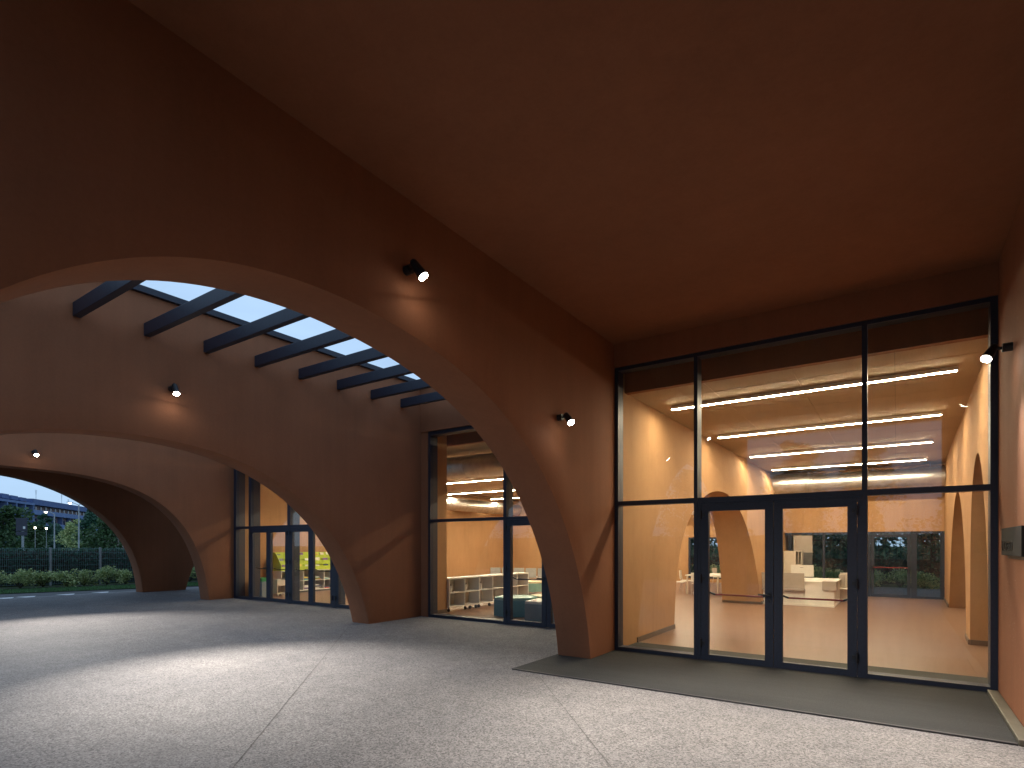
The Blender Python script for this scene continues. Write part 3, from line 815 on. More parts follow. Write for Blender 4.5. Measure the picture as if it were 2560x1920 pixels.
# reading tables and chairs
def make_chair(mat='white_laminate'):
    t = empty('side_chair', (0, 0, 0), 'white side chair at a reading table', 'chair', 'chairs at the reading tables')
    bx(-.2, -.2, .42, .2, .2, .445).build('seat', mat, t, bevel=.01)
    b = MB()
    n = 6
    for i in range(n):
        x0 = -.2 + .4 * i / n; x1 = x0 + .4 / n
        c0 = .03 * (1 - (x0 / .2) ** 2); c1 = .03 * (1 - (x1 / .2) ** 2)
        b.add([(x0, .19 + c0, .50), (x1, .19 + c1, .50), (x1, .215 + c1, .50), (x0, .215 + c0, .50), (x0, .22 + c0, .82), (x1, .22 + c1, .82), (x1, .245 + c1, .82), (x0, .245 + c0, .82)],
              [(0, 3, 2, 1), (4, 5, 6, 7), (0, 1, 5, 4), (1, 2, 6, 5), (2, 3, 7, 6), (3, 0, 4, 7)])
    b.build('backrest', mat, t)
    for sx in (-1, 1):
        MB().tube([(sx * .19, -.19, 0), (sx * .185, -.17, .42)], .010).build('leg', 'steel', t, smooth=True)
        MB().tube([(sx * .19, .24, 0), (sx * .185, .17, .42), (sx * .185, .235, .78)], .010).build('leg', 'steel', t, smooth=True)
    MB().tube([(-.19, .225, .1), (.19, .225, .1)], .007).build('stretcher', 'steel', t)
    return t
def make_table(loc, sx, sy, lab, h=.72):
    t = empty('reading_table', loc, lab, 'table', 'tables of the reading area')
    bx(-sx / 2, -sy / 2, h - .03, sx / 2, sy / 2, h).build('tabletop', 'white_laminate', t, bevel=.004)
    for a in (-1, 1):
        for b in (-1, 1):
            MB().cyl((a * (sx / 2 - .06), b * (sy / 2 - .06), 0), (a * (sx / 2 - .06), b * (sy / 2 - .06), h - .03), .026, n=14).build('leg', 'cream_laminate', t, smooth=True)
    return t
make_table((-5.2, 19.3, 0), 1.1, 1.6, 'white reading table carrying two potted plants', .63); make_table((-4.75, 22.3, 0), 1.3, .8, 'white reading table in front of the wide window', .63)
ch = make_chair()
HP = math.pi / 2
spots_ = [(-6.0, 18.72, HP, 'white side chair at the long side of the table with potted plants'), (-6.02, 19.55, HP + .15, 'second white side chair at the long side of the table with potted plants'),
          (-5.25, 18.25, math.pi + .1, 'white side chair at the near end of the table with potted plants'), (-4.42, 19.2, -HP + .2, 'white side chair on the hall side of the table with potted plants'), (-4.4, 19.95, -HP - .1, 'second white side chair on the hall side of the table with potted plants'),
          (-5.1, 21.6, math.pi + .1, 'white side chair before the window table, its back to the hall'), (-4.42, 21.55, math.pi - .2, 'second white side chair before the window table'), (-5.62, 22.35, HP - .2, 'white side chair at the end of the window table'), (-4.85, 23.05, 0, 'white side chair between the window table and the glass')]
for i, (x, yy, rz, lab) in enumerate(spots_):
    o = ch if i == 0 else copy_tree(ch)
    o.location = (x, yy, .004); o.rotation_euler = (0, 0, rz); o['label'] = lab; o.scale = (.9, .9, .88)
def leaves(mb, c, n, rad, size, up=.5, rnd=random):
    for _ in range(n):
        u = Vector((rnd.gauss(0, 1), rnd.gauss(0, 1), rnd.gauss(0, 1))).normalized()
        p = Vector(c) + Vector((u.x * rad[0], u.y * rad[1], u.z * rad[2])) * (rnd.random() ** .45)
        leafq(mb, p, size * rnd.uniform(.6, 1.3), rnd)
def leafq(mb, p, s, rnd=random):
    a = Vector((rnd.gauss(0, 1), rnd.gauss(0, 1), rnd.gauss(0, .7))).normalized()
    b = a.cross(Vector((rnd.gauss(0, 1), rnd.gauss(0, 1), rnd.gauss(0, 1)))).normalized()
    mb.add([p - a * s * .5, p + b * s * .28, p + a * s * .55, p - b * s * .28], [(0, 1, 2, 3)])
def pot_plant(loc, lab, s=1.0, h=.35):
    t = empty('potted_plant', loc, lab, 'plant', 'potted plants')
    MB().lathe((0, 0, 0), [(.055 * s, 0), (.08 * s, .15 * s), (.072 * s, .15 * s), (.068 * s, .13 * s)], 18).build('pot', 'pot_white', t, smooth=True)
    m = MB()
    for k in range(9):
        a = random.uniform(0, 6.28); l = h * random.uniform(.6, 1.1); sp = random.uniform(.03, .14)
        p = Vector((0, 0, .13 * s)); q = Vector((math.cos(a) * sp, math.sin(a) * sp, .13 * s + l)); w = Vector((-math.sin(a), math.cos(a), 0)) * .014
        mid = p.lerp(q, .55) + Vector((0, 0, .03))
        m.add([p - w * .3, p + w * .3, mid + w, q, mid - w], [(0, 1, 2, 3, 4)])
    m.build('foliage', 'leaf_pot', t)
    return t
pot_plant((-5.5, 19.15, .63), 'potted plant with long leaves on the reading table', 1.1, .42); pot_plant((-5.25, 19.3, .63), 'taller potted plant with grassy leaves on the reading table', 1.1, .55)
tsx = empty('tall_shelf', (-7.35, 20.6, 0), 'tall white open shelf with a dark display board, beside the window', 'shelf')
for a in ((-.4, -.15, 0, -.38, .15, 1.45), (.18, -.15, 0, .2, .15, 1.45)): bx(*a).build('side_board', 'white_laminate', tsx)
for zz in (.02, .38, .74, 1.1, 1.43): bx(-.38, -.15, zz, .18, .15, zz + .02).build('shelf_board', 'white_laminate', tsx)
bx(.22, -.05, .6, .55, -.03, 1.55).build('display_board', 'dark_panel', tsx)
bx(.545, -.06, 0, .565, -.03, 1.5).build('post', 'white_laminate', tsx); bx(.22, -.06, 0, .24, -.03, .6).build('post', 'white_laminate', tsx)

# ================================================================== reading room behind the recessed glazing
def pouf(c, r, h, side, top, lab, rz=.2, n=6, z0=0.0):
    t = empty('pouf', c, lab, 'pouf', 'geometric poufs', rz)
    pts = [(r * math.cos(2 * math.pi * i / n), r * math.sin(2 * math.pi * i / n)) for i in range(n)]
    MB().prism(pts, z0 + .004, h - .06).build('body', side, t, bevel=.008)
    MB().prism([(x * .998, yy * .998) for x, yy in pts], h - .058, h).build('seat_pad', top, t, bevel=.015)
    if z0 > .05:
        for i in range(0, n, 2): MB().cyl((pts[i][0] * .8, pts[i][1] * .8, 0), (pts[i][0] * .8, pts[i][1] * .8, z0 + .01), .02, n=10).build('foot', 'steel', t)
pouf((-7.2, 10.70, 0), .51, .43, 'teal_vinyl', 'mint_vinyl', 'teal hexagonal pouf beside the white storage trolley', -.26)
pouf((-6.2, 10.42, 0), .52, .42, 'grey_vinyl', 'white_laminate', 'grey pouf with a pale top right behind the glass door', .95, 4)
pouf((-6.75, 11.65, 0), .55, .42, 'cream_vinyl', 'cream_vinyl', 'cream hexagonal pouf behind the grey one', .5)
pouf((-9.9, 15.4, 0), .62, .45, 'mint_vinyl', 'cream_vinyl', 'mint pouf with a cream top standing on short feet', .2, 8, .12)
tr = empty('storage_trolley', (-8.78, 12.05, 0), 'low white storage trolley with open cubes on casters', 'trolley')
def tb(n, x0, y0, z0, x1, y1, z1, m='white_laminate'): return bx(x0, y0 - 12.05, z0, x1, y1 - 12.05, z1).build(n, m, tr)
# open towards +x, stands parallel to the wall line
cell = .58; ny_ = 6; ys0 = 10.25
x0, x1 = -.36, -.02
tb('top_board', x0, ys0, .785, x1, ys0 + cell * ny_, .815); tb('base_board', x0, ys0, .10, x1, ys0 + cell * ny_, .125); tb('middle_board', x0, ys0, .445, x1, ys0 + cell * ny_, .463)
for i in range(ny_ + 1): 
    for z0_, z1_ in ((.125, .445), (.463, .785)): tb('divider', x0, ys0 + cell * i - .009, z0_, x1, ys0 + cell * i + .009, z1_)
tb('back_board', x0 - .008, ys0, .10, x0 - .001, ys0 + cell * ny_, .785, 'cream_laminate')
for i, yy in enumerate([ys0 + .05, ys0 + cell * 1.15, ys0 + cell * 1.5, ys0 + cell * 1.9, ys0 + cell * 2.1, ys0 + cell * 2.9]):
    t_ = MB().cyl((-.09, yy - 12.05 - .015, .042), (-.09, yy - 12.05 + .015, .042), .038, n=16).cyl((-.09, yy - 12.05, .06), (-.09, yy - 12.05, .10), .02, n=10)
    t_.build('caster', 'dark_rubber', tr, smooth=True)
for k, yy in enumerate((ys0 + .12, ys0 + cell + .12, ys0 + 2 * cell + .14)):
    t = empty('small_bucket', (-8.90, yy, .465), 'small white bucket in the trolley with a dark tag, %s compartment from the arched wall' % ('first', 'second', 'third')[k], 'bucket', 'buckets in the trolley')
    MB().lathe((0, 0, 0), [(.05, 0), (.068, .15), (.062, .15), (.05, .02)], 16).build('body', 'white_laminate', t, smooth=True)
    bx(.03, -.02, .16, .036, .02, .2).build('tag', 'dark_panel', t)
# stacking chairs along the far side
sc = empty('stacking_chair', (0, 0, 0), 'grey translucent stacking chair with wicker basket row under it', 'chair', 'grey stacking chairs in a row')
bx(-.2, -.2, .40, .2, .2, .42).build('seat', 'clear_plastic', sc, bevel=.008)
bx(-.2, .19, .43, .2, .215, .76).build('backrest', 'clear_plastic', sc, bevel=.01)
for a in (-1, 1):
    for b in (-1, 1): MB().cyl((a * .18, b * .18, 0), (a * .17, b * .17, .40), .011, n=8).build('leg', 'steel', sc)
for i in range(5):
    o = sc if i == 0 else copy_tree(sc)
    o.location = (-12.5 + .46 * i, 17.3 + .1 * i, .004); o.rotation_euler = (0, 0, math.pi + .35); o['label'] = 'grey translucent stacking chair, %s in the row from the end wall' % ('first', 'second', 'third', 'fourth', 'fifth')[i]
wk = empty('wicker_basket', (-11.3, 17.9, 0), 'long low wicker basket behind the row of grey chairs', 'basket', rz=.2)
bx(-1.1, -.15, .004, 1.1, .15, .30).build('body', 'wicker', wk, bevel=.01)
for k in range(12): bx(-1.05 + k * .19, -.158, .01, -1.03 + k * .19, -.151, .29).build('rib', 'skirting', wk)

# ---- lime bookcase behind the wide doors
bc = empty('bookcase', (-16.95, 12.1, 0), 'lime green book display over white cubes, behind the wide row of doors', 'bookcase')
def cbx(n, x0, y0, z0, x1, y1, z1, m): return bx(x0, y0, z0, x1, y1, z1).build(n, m, bc)
ya, yb = -1.08, 1.42
cbx('base_plinth', -.25, ya, .004, .24, yb, .06, 'dark_panel')
cbx('cube_floor', -.26, ya, .06, .26, yb, .08, 'white_laminate'); cbx('cube_shelf', -.26, ya, .39, .26, yb, .405, 'white_laminate'); cbx('cube_top', -.26, ya, .735, .26, yb, .755, 'white_laminate')
cbx('back_board', -.268, ya, .06, -.261, yb, .75, 'grey_laminate')
nc = 6
for i in range(nc + 1):
    for z0_, z1_ in ((.08, .39), (.405, .735)):
        q = ya + (yb - ya) * i / nc
        cbx('cube_side', -.26, q - .009, z0_, .26, q + .009, z1_, 'white_laminate')
# stepped lime tiers
for k in range(3):
    xa = .26 - .16 * k; zz = .757 + .19 * k
    cbx('tier_front', xa - .018, ya, zz, xa, yb, zz + .13, 'lime'); cbx('tier_floor', xa - .17, ya, zz, xa - .018, yb, zz + .012, 'lime')
cbx('display_back', -.26, ya, .757, -.242, yb, 1.36, 'lime')
_pp = [(-.26, .757), (.26, .757), (.26, .95), (.12, 1.12), (-.02, 1.30), (-.10, 1.36), (-.26, 1.36)]
MB().add([(a, ya - .019, b) for a, b in _pp] + [(a, ya - .001, b) for a, b in _pp],
         [tuple(range(7)), tuple(range(13, 6, -1))] + [(i, 7 + i, 7 + (i + 1) % 7, (i + 1) % 7) for i in range(7)]).build('end_panel', 'lime', bc)
BC = {'navy': (.03, .05, .12), 'cream': (.7, .66, .55), 'red': (.5, .05, .04), 'orange': (.6, .25, .05), 'teal': (.05, .28, .30), 'violet': (.18, .08, .22), 'white': (.75, .75, .72), 'grey': (.18, .19, .2), 'yellow': (.7, .55, .08), 'green': (.08, .3, .08)}
for k_, v_ in BC.items(): flat('book_' + k_, v_, .5, var=.25, vs=18)
names = list(BC) + ['cream', 'white', 'white', 'cream']
rb_ = random.Random(3)
for k in range(3):
    xa = .26 - .16 * k; zz = .772 + .19 * k
    q = ya + .06
    while q < yb - .2:
        w = rb_.uniform(.13, .22); h = rb_.uniform(.15, .22); cn = rb_.choice(names)
        o = bx(-.008, 0, 0, .008, w, h).build('book', 'book_' + cn)
        o.location = (-16.95 + xa - .05, 12.1 + q, zz); o.rotation_euler = (0, -R(rb_.uniform(8, 16)), 0)
        tag(o, '%s picture book facing out on the %s tier of the lime bookcase' % (cn, ('lowest', 'middle', 'top')[k]), 'book', 'picture books on the lime bookcase')
        q += w + rb_.uniform(.03, .24)
for i in range(nc):
    for lvl, zz in (('lower', .081), ('upper', .406)):
        q = ya + (yb - ya) * i / nc + .06; hh = zz
        for j in range(rb_.choice((2, 3, 4))):
            cn = rb_.choice(names); th = rb_.uniform(.02, .045)
            o = bx(-.12, 0, 0, .12, rb_.uniform(.18, .28), th).build('book', 'book_' + cn)
            o.location = (-16.95 + .05 + rb_.uniform(-.03, .03), 12.1 + q + rb_.uniform(0, .04), hh + .0005); hh += th + .0005
            tag(o, '%s book lying flat in the %s cubes of the lime bookcase' % (cn, lvl), 'book', 'books stacked in the white cubes')
# small cart with a green board
ct = empty('book_cart', (-16.2, 10.55, 0), 'small white book cart in front of the lime bookcase', 'cart')
for a in ((-.2, -.14, .08, .2, -.122, .53), (-.2, .252, .08, .2, .27, .53), (-.2, -.122, .08, .2, .252, .098), (-.2, -.122, .33, .2, .252, .345), (.19, -.122, .345, .2, .252, .52), (-.2, -.122, .098, -.19, .252, .52)):
    bx(*a).build('board', 'cream_laminate', ct)
for a in (-.16, .16):
    for b in (-.1, .22): MB().cyl((a, b - .012, .038), (a, b + .012, .038), .034, n=14).cyl((a, b, .05), (a, b, .08), .012, n=8).build('caster', 'pot_white', ct, smooth=True)
ct2 = empty('toy_box', (-16.15, 9.98, 0), 'grey toy box with a green rim, next to the small book cart', 'box')
bx(-.3, -.18, .02, .3, .16, .50).build('body', 'grey_vinyl', ct2, bevel=.006); bx(-.31, -.19, .502, .31, .17, .60).build('rim', 'green_board', ct2, bevel=.006)
rc = empty('red_chair', (-12.0, 10.35, 0), 'small red wooden chair just behind the glazed doors', 'chair', rz=.5)
bx(-.17, -.17, .32, .17, .17, .345).build('seat', 'red_plastic', rc, bevel=.006); bx(-.17, .15, .42, .17, .172, .75).build('backrest', 'red_plastic', rc, bevel=.006)
for a in (-1, 1):
    for b in (-1, 1): MB().cyl((a * .15, b * .15, 0), (a * .14, b * .14, .32 if b < 0 else .5), .014, n=10).build('leg', 'cream_laminate', rc)

# ================================================================== planting
def tree(loc, h, r, lab, mat='leaf_dark', n=2600, leaf=.22, trunk=.16, low=.35, seed=1, group=None, blobs=16):
    rr = random.Random(seed)
    t = empty('tree', loc, lab, 'tree', group)
    m = MB()
    m.cyl((0, 0, -.05), (0.05, 0, h * .45), trunk, trunk * .65, n=10).cyl((0.05, 0, h * .45), (0, .08, h * .8), trunk * .65, trunk * .2, n=8)
    cs = []
    for k in range(blobs):
        z = h * (low + (0.98 - low) * (k + .5) / blobs)
        f = (k + .5) / blobs
        w = r * (1 - abs(f - .38) ** 1.3 * 1.25)
        a = rr.uniform(0, 6.28); d = max(.1, w) * rr.uniform(.25, .75)
        c = Vector((math.cos(a) * d, math.sin(a) * d, z))
        cs.append((c, max(.35, w * rr.uniform(.4, .62))))
        m.cyl((0, 0, max(h * .22, z - d * .9)), c, trunk * .3, trunk * .08, n=6)
    m.build('trunk', 'bark', t)
    lf = MB()
    for c, w in cs:
        for _ in range(int(n / blobs)):
            u = Vector((rr.gauss(0, 1), rr.gauss(0, 1), rr.gauss(0, 1))).normalized()
            p = c + Vector((u.x * w, u.y * w, u.z * w * .75)) * (rr.random() ** .4)
            leafq(lf, p, leaf * rr.uniform(.6, 1.35), rr)
    lf.build('crown', mat, t)
    return t
def ray(u, D):   # ground point seen at source column u at depth D
    l = (u - 1280) / 1408.4
    return (D * (-math.sin(YAW) + math.cos(YAW) * l), D * (math.cos(YAW) + math.sin(YAW) * l))
def at(u, D, z=0.0): x, yy = ray(u, D); return (x, yy, z)
tree(at(6, 66), 6.2, 4.0, 'full dark tree beside the back of the road sign', 'leaf_mid', 5200, .36, seed=1, low=.12)
tree(at(-110, 62), 6.6, 4.2, 'wide dark tree beyond the hedge, away from the road sign', 'leaf_mid', 3000, .38, seed=15, low=.1)
tree(at(-230, 60), 5.6, 4.0, 'dark tree beyond the far end of the hedge', 'leaf_dark', 2600, .38, seed=16, low=.1)
tree(at(86, 70), 4.0, 2.4, 'low bushy tree with warm leaves between the road sign and the globe lamps', 'leaf_mid', 2600, .32, seed=2, low=.1)
tree(at(108, 95), 7.0, 2.0, 'narrow dark tree standing under the apartment block balconies', 'leaf_dark', 2200, .36, seed=3, low=.1)
tree(at(150, 90), 4.6, 4.2, 'broad low dark tree between the two street lamps', 'leaf_dark', 3200, .40, seed=7, low=.08)
tree(at(60, 82), 4.0, 4.6, 'broad dark tree behind the road sign', 'leaf_dark', 3000, .38, seed=11, low=.06)
tree(at(122, 84), 4.4, 4.6, 'broad dark tree behind the two globe lamps', 'leaf_dark', 3000, .38, seed=12, low=.06)
tree(at(183, 66), 4.6, 1.8, 'slim tree with pale leaves behind the taller street lamp', 'leaf_shrub', 2200, .26, seed=4, low=.12)
tree(at(224, 84), 7.0, 3.6, 'large dark tree rising beside the taller street lamp', 'leaf_dark', 4600, .38, seed=5, low=.1)
tree(at(285, 62), 4.6, 3.4, 'green tree partly hidden by the outermost arched wall', 'leaf_mid', 3600, .34, seed=6, low=.1)
tree(at(395, 70), 6.0, 4.0, 'dark tree behind the fence seen past the outermost pier', 'leaf_dark', 2600, .38, seed=8, low=.1)
# trees on the open side behind the viewer, mirrored in the glazing
for i, (x, yy, h, r, lb) in enumerate(((-6.8, -34, 10.0, 3.2, 'taller broad tree across the forecourt, mirrored in the entrance glazing'), (-2.2, -37, 10.0, 2.7, 'rounder tree across the forecourt, mirrored beside the broad one'),
                                  (5, -36, 6.5, 3.0, 'low tree across the forecourt facing the side wall'), (-15, -34, 8.0, 3.6, 'wide tree across the forecourt facing the arches'), (12, -38, 6.5, 3.5, 'distant low tree past the side wall'))):
    tree((x, yy, -.05), h, r, lb, 'leaf_mid', 3000, .32, .2, .3, 20 + i, 'trees facing the portico')
# garden behind the building
for i, (x, yy, h, r) in enumerate(((-1.6, 30, 5.2, 2.4), (1.3, 31, 5.6, 2.2), (4.5, 32, 6, 2.6), (-6.2, 33, 5.5, 2.3), (-4.0, 34.5, 5.0, 2.2), (-9.5, 33, 5.5, 2.4))):
    tree((x, yy, -.05), h, r, ('first', 'second', 'third', 'fourth', 'fifth', 'sixth')[i] + ' garden tree behind the rear windows, counted from the garden doors', 'leaf_dark', 2200, .26, .14, .32, 40 + i, 'garden trees behind the building')
# shrubs
def shrub_mesh(seed):
    rr = random.Random(seed)
    m = MB()
    for k in range(13):
        a = rr.uniform(0, 6.28); d = rr.uniform(0, .36)
        c = (math.cos(a) * d, math.sin(a) * d * 1.15, rr.uniform(.14, .52))
        for _ in range(75):
            u = Vector((rr.gauss(0, 1), rr.gauss(0, 1), rr.gauss(0, 1))).normalized() * (rr.random() ** .5)
            p = Vector(c) + Vector((u.x * .2, u.y * .2, u.z * .2))
            if p.z > .02: leafq(m, p, rr.uniform(.05, .095), rr)
    return m.mesh('foliage', 'leaf_shrub')
stem = MB()
for k in range(6):
    a = k * 1.05; stem.cyl((0, 0, 0), (math.cos(a) * .25, math.sin(a) * .25, .4), .012, .005, n=5)
stem = stem.mesh('stem', 'bark')
shm = [shrub_mesh(60 + k) for k in range(4)]
def shrub(loc, k, lab, grp, s=1.0):
    t = empty('shrub', loc, lab, 'shrub', grp, random.uniform(0, 6))
    put(shm[k % 4], 'foliage', parent=t); put(stem, 'stem', parent=t)
    t.scale = (s, s, s * random.uniform(.9, 1.12))
ORD = ['first', 'second', 'third', 'fourth', 'fifth', 'sixth', 'seventh', 'eighth', 'ninth', 'tenth', 'eleventh', 'twelfth', 'thirteenth', 'fourteenth', 'fifteenth', 'sixteenth', 'seventeenth', 'eighteenth', 'nineteenth', 'twentieth'] + ['twenty-' + q for q in ('first', 'second', 'third', 'fourth', 'fifth', 'sixth', 'seventh', 'eighth', 'ninth')]
yy = 13.4; k = 0
while yy > -2.5 and k < 28:
    shrub((XS(yy) + random.uniform(-.12, .12), yy, .01), k, 'leafy low shrub by the mesh fence, %s from the bed end behind the pier' % ORD[k], 'shrubs along the mesh fence', random.uniform(.9, 1.2))
    yy -= random.uniform(.55, .85); k += 1
for k in range(9):
    shrub((-4.4 + .75 * k, 26.6 + random.uniform(-.3, .3), -.05), k, 'low shrub outside the rear garden doors, %s along the row' % ORD[k], 'shrubs behind the rear windows', 1.1)
for k in range(4):
    shrub((-7.6 + .8 * k, 27.2, -.05), k, 'low shrub outside the reading room window, %s along the row' % ORD[k], 'shrubs outside the reading room', 1.3)
fh = empty('hedge', (0, 0, 0), 'tall dark hedge across the forecourt, mirrored in the glazing', 'hedge')
m = MB(); rq = random.Random(31)
for _ in range(7000):
    x = rq.uniform(-34, 16)
    leafq(m, Vector((x, -27 + rq.uniform(-.7, .7), rq.uniform(.05, 3.0 + .5 * math.sin(x * 1.7) + .3 * math.sin(x * 4.1)))), rq.uniform(.2, .36), rq)
m.build('foliage', 'leaf_dark', fh)
bx(-34, -27.3, -.05, 16, -26.7, 2.3).build('stems', 'bark', fh)
# grass
gm = MB()
rg_ = random.Random(5)
for _ in range(9000):
    yy = rg_.uniform(2.5, 13.5); x = X0(yy) - rg_.uniform(.03, 2.4)
    a = rg_.uniform(0, 3.14); w = .012; h = rg_.uniform(.03, .08)
    dx, dy = math.cos(a) * w, math.sin(a) * w
    gm.add([(x - dx, yy - dy, 0), (x + dx, yy + dy, 0), (x + rg_.uniform(-.03, .03), yy + rg_.uniform(-.03, .03), h)], [(0, 1, 2)])
tag(gm.build('grass', 'leaf_grass'), 'short green grass strip along the driveway', 'grass', kind='stuff')
# mesh fence with hedge
XFn = lambda yy: -27.75 + 0.26 * (yy - 8)
fn = empty('mesh_fence', (0, 0, 0), 'green wire mesh fence in front of the clipped hedge', 'fence')
py = [8.13 + 1.55 * k for k in range(-9, 5)]
for a in py: MB().box(XFn(a) - .03, a - .03, 0, XFn(a) + .03, a + .03, 1.52).build('post', 'galv_pole', fn)
for a, b in zip(py, py[1:]):
    m = MB()
    n = 26
    for i in range(1, n):
        q = a + (b - a) * i / n
        m.box(XFn(q) - .004, q - .004, .05, XFn(q) + .004, q + .004, 1.48)
    for zz in (.06, .3, .55, .8, 1.05, 1.3, 1.47):
        for dx in (-.009, .009): m.cyl((XFn(a) + dx, a, zz), (XFn(b) + dx, b, zz), .004, n=4)
    m.build('wire_panel', 'fence_green', fn)
hd = empty('hedge', (0, 0, 0), 'clipped dark hedge behind the mesh fence', 'hedge')
m = MB(); rh_ = random.Random(9)
for _ in range(19000):
    q = rh_.uniform(-6.0, 14.2)
    dx = rh_.random() ** 1.6 * .7
    leafq(m, Vector((XFn(q) - .12 - dx, q, min(1.5, rh_.uniform(.05, 1.5) + (.0 if rh_.random() > .05 else .08)))), rh_.uniform(.07, .13), rh_)
m.build('foliage', 'leaf_dark', hd)
MB().add([(XFn(-6.0) - .5, -6.0, 0), (XFn(14.2) - .5, 14.2, 0), (XFn(14.2) - .8, 14.2, 0), (XFn(-6.0) - .8, -6.0, 0), (XFn(-6.0) - .5, -6.0, 1.38), (XFn(14.2) - .5, 14.2, 1.38), (XFn(14.2) - .8, 14.2, 1.38), (XFn(-6.0) - .8, -6.0, 1.38)],
         [(0, 3, 2, 1), (4, 5, 6, 7), (0, 1, 5, 4), (1, 2, 6, 5), (2, 3, 7, 6), (3, 0, 4, 7)]).build('stems', 'bark', hd)
bh = empty('hedge', (0, 0, 0), 'dark hedge behind the garden railing', 'hedge')
m = MB(); rq = random.Random(77)
for _ in range(6500):
    x = rq.uniform(-13, 9)
    leafq(m, Vector((x, 29.2 + rq.uniform(-.5, .5), rq.uniform(.02, 1.5 + .35 * math.sin(x * 2.1) + .25 * math.sin(x * 5.3)))), rq.uniform(.10, .2), rq)
m.build('foliage', 'leaf_dark', bh)
bx(-13, 29.1, -.05, 9, 29.5, 1.0).build('stems', 'bark', bh)
wd = MB(); rq = random.Random(91)
for _ in range(9000):
    x = rq.uniform(-45, 30)
    leafq(wd, Vector((x, 50 + rq.uniform(-2, 2), rq.uniform(-.1, 5.0 + 1.2 * math.sin(x * .8) + .8 * math.sin(x * 2.3)))), rq.uniform(.45, .8), rq)
tag(wd.build('woodland', 'leaf_dark'), 'dark mass of trees far behind the garden railing', 'trees', kind='stuff')
# rear garden railing
rf = empty('railing', (0, 0, 0), 'tall vertical bar railing in the garden behind the building', 'fence')
for a, b in ((-12, -8), (-8, -4), (-4, 0), (0, 4), (4, 8)):
    m = MB()
    for i in range(33): m.box(a + i * .125 - .006, 28.0, 0, a + i * .125 + .006, 28.012, 1.9)
    m.box(a, 27.99, 1.8, b, 28.02, 1.84).box(a, 27.99, .1, b, 28.02, .14)
    m.build('bar_panel', 'dark_bars', rf)
tag(MB().quad((-21, 25.31, -.02), (6, 25.31, -.02), (6, 26.2, -.02), (-21, 26.2, -.02)).quad((-3.4, 20.95, -.02), (6, 20.95, -.02), (6, 25.3, -.02), (-3.4, 25.3, -.02)).build('garden_path', 'asphalt'), kind='structure')

# ================================================================== street furniture
def lamp_post(u, D, h, lab, arms):
    t = empty('street_lamp', at(u, D), lab, 'street lamp', 'street lamps beyond the hedge', YAW)
    MB().cyl((0, 0, 0), (0, 0, h), .075, .05, n=12).build('pole', 'galv_pole', t, smooth=True)
    for s_ in arms:
        MB().tube([(0, 0, h - .02), (s_ * .45, 0, h + .16), (s_ * .6, 0, h + .2)], .03).build('arm', 'galv_pole', t, smooth=True)
        H = MB().add([(s_ * .55, -.12, h + .16), (s_ * 1.15, -.1, h + .24), (s_ * 1.15, .1, h + .24), (s_ * .55, .12, h + .16), (s_ * .6, -.07, h + .26), (s_ * 1.1, -.06, h + .31), (s_ * 1.1, .06, h + .31), (s_ * .6, .07, h + .26)],
                     [(0, 3, 2, 1), (4, 5, 6, 7), (0, 1, 5, 4), (1, 2, 6, 5), (2, 3, 7, 6), (3, 0, 4, 7)]).build('head', 'galv_pole', t)
        if s_ < 0:
            MB().lathe((s_ * .87, 0, h + .10), [(.04, 0), (.11, .03), (.12, .09)], 12).build('lamp_glow', 'street_lamp_glow', t)
lamp_post(197, 55, 5.55, 'tall two-armed street lamp with its left head lit', (-1, 1)); lamp_post(136, 58, 4.85, 'street lamp with a single lit head, further back', (-1,))
rs = empty('road_sign', at(57, 31), 'dark back of a road sign on a grey pole above the hedge', 'road sign', None, YAW)
MB().cyl((0, 0, 0), (0, 0, 3.05), .055, n=14).build('pole', 'galv_pole', rs, smooth=True)
bx(-.31, -.09, 2.38, .30, -.06, 3.1).build('sign_plate', 'sign_back', rs, bevel=.01); bx(-.31, -.09, 2.14, .30, -.06, 2.35).build('lower_plate', 'sign_back', rs, bevel=.01)
bx(.10, -.10, 2.50, .22, -.092, 2.64).build('sticker', 'paper_white', rs); bx(-.14, -.07, 2.3, .14, -.058, 2.34).build('clamp', 'galv_pole', rs)

# ================================================================== apartment block beyond the trees
ab = empty('apartment_block', (-184.0, 43.8, 0), 'long apartment block, dusk blue put into its colour, with a banded top storey behind the trees', 'building', None, math.atan2(.6, -.8))
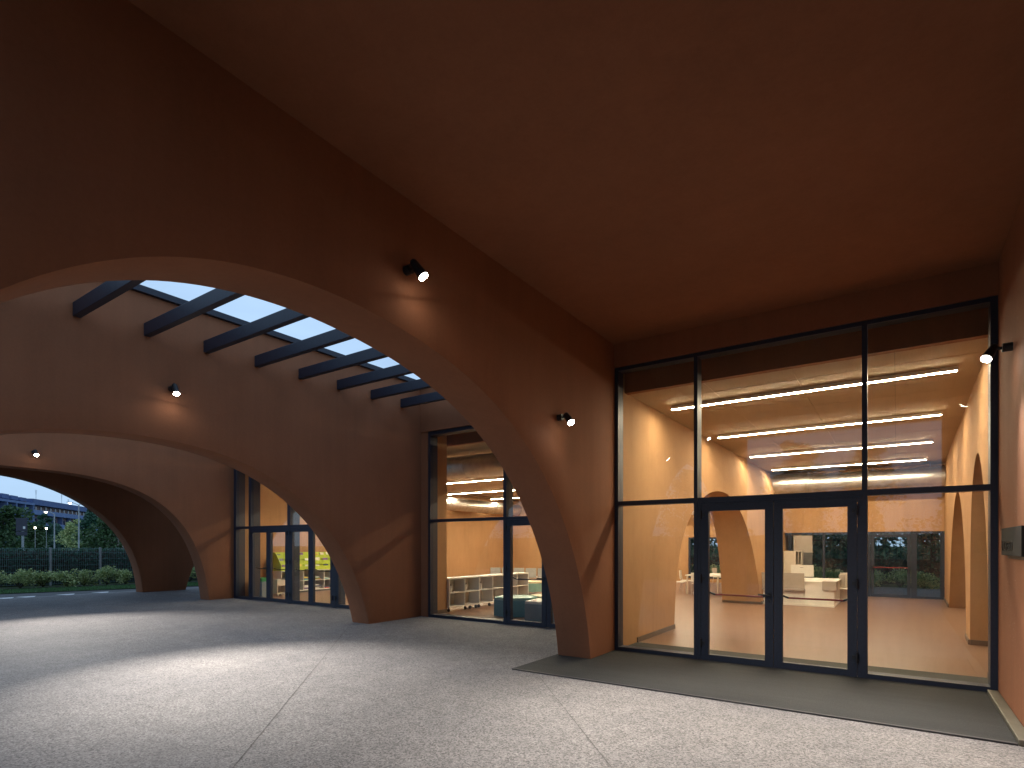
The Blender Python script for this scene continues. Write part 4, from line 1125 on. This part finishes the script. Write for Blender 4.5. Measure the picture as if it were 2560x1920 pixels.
# local x runs along the facade away from the viewer; local -y faces the viewer
def ap(n, mat, x0, y0, z0, x1, y1, z1, par=None): return bx(x0, y0, z0, x1, y1, z1).build(n, mat, par or ab)
ap('wall', 'brick_wall', 16.3, 1.2, 0, 130, 12, 14.3)
ap('roof_fascia', 'concrete_dusk_tint', 16.3, -.4, 12.9, 130, 12.2, 14.5)
ap('balcony_parapet', 'concrete_pale_dusk_tint', 16.3, -.3, 10.2, 130, -.05, 11.5)
ap('balcony_floor', 'concrete_dusk_tint', 16.3, -.05, 10.2, 130, 1.2, 10.5)
ap('balcony_parapet', 'concrete_pale_dusk_tint', 16.3, -.3, 6.6, 130, -.05, 7.9)
ap('balcony_floor', 'concrete_dusk_tint', 16.3, -.05, 6.6, 130, 1.2, 6.9)
for i in range(26):
    x = 18 + i * 3.1
    for z0_, z1_ in ((10.5, 12.7), (6.9, 9.4)):
        w_ = ap('window', 'concrete_pale_dusk_tint' if i % 3 else 'window_dark', x, 1.12, z0_ + (0 if i % 2 else .5), x + 1.15, 1.19, z1_)
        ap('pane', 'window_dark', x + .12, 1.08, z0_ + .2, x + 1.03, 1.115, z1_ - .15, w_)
    if i % 2 == 0: ap('partition', 'concrete_dusk_tint', x - .9, -.05, 6.9, x - .7, 1.2, 10.2)
# nearer wing with deep vertical fins and a stepped roof
ap('wing_wall', 'concrete_dusk_tint', -85, 1.6, 0, 16.3, 12, 13.6)
ap('wing_cornice', 'concrete_pale_dusk_tint', -85, -.8, 12.6, 16.25, 1.6, 13.2)
for k in range(21): ap('fin', 'concrete_pale_dusk_tint', 16.2 - k * 4.6 - .5, -.7, 0, 16.2 - k * 4.6, 1.6, 12.6)
for k in range(20): ap('roof_step', 'concrete_dusk_tint', 11.5 - k * 4.6, .5, 13.6, 14.8 - k * 4.6, 11, 14.5 + .12 * (k % 3))
for x, h_ in ((24, 3.0), (41, 3.4), (46, 2.0)):
    m = MB().cyl((x, 2, 14.5), (x, 2, 14.5 + h_), .05, n=6)
    for q in range(4): m.box(x - .7 + .1 * q, 1.97, 14.4 + h_ - q * .35, x + .7 - .1 * q, 2.03, 14.45 + h_ - q * .35)
    m.build('antenna', 'galv_pole', ab)
for u_, D_, z_, lb in ((88, 62, 3.55, 'small glowing globe lamp left of the single-headed street lamp'), (116, 62, 3.5, 'small glowing globe lamp right under the single-headed street lamp')):
    t = empty('globe_lamp', at(u_, D_), lb, 'garden lamp', 'globe lamps among the trees')
    MB().cyl((0, 0, 0), (0, 0, z_ - .1), .025, n=8).build('pole', 'galv_pole', t)
    MB().lathe((0, 0, z_ - .12), [(.03, 0), (.08, .03), (.095, .09), (.08, .15), (.03, .18)], 12).build('globe', 'street_lamp_glow', t, smooth=True)
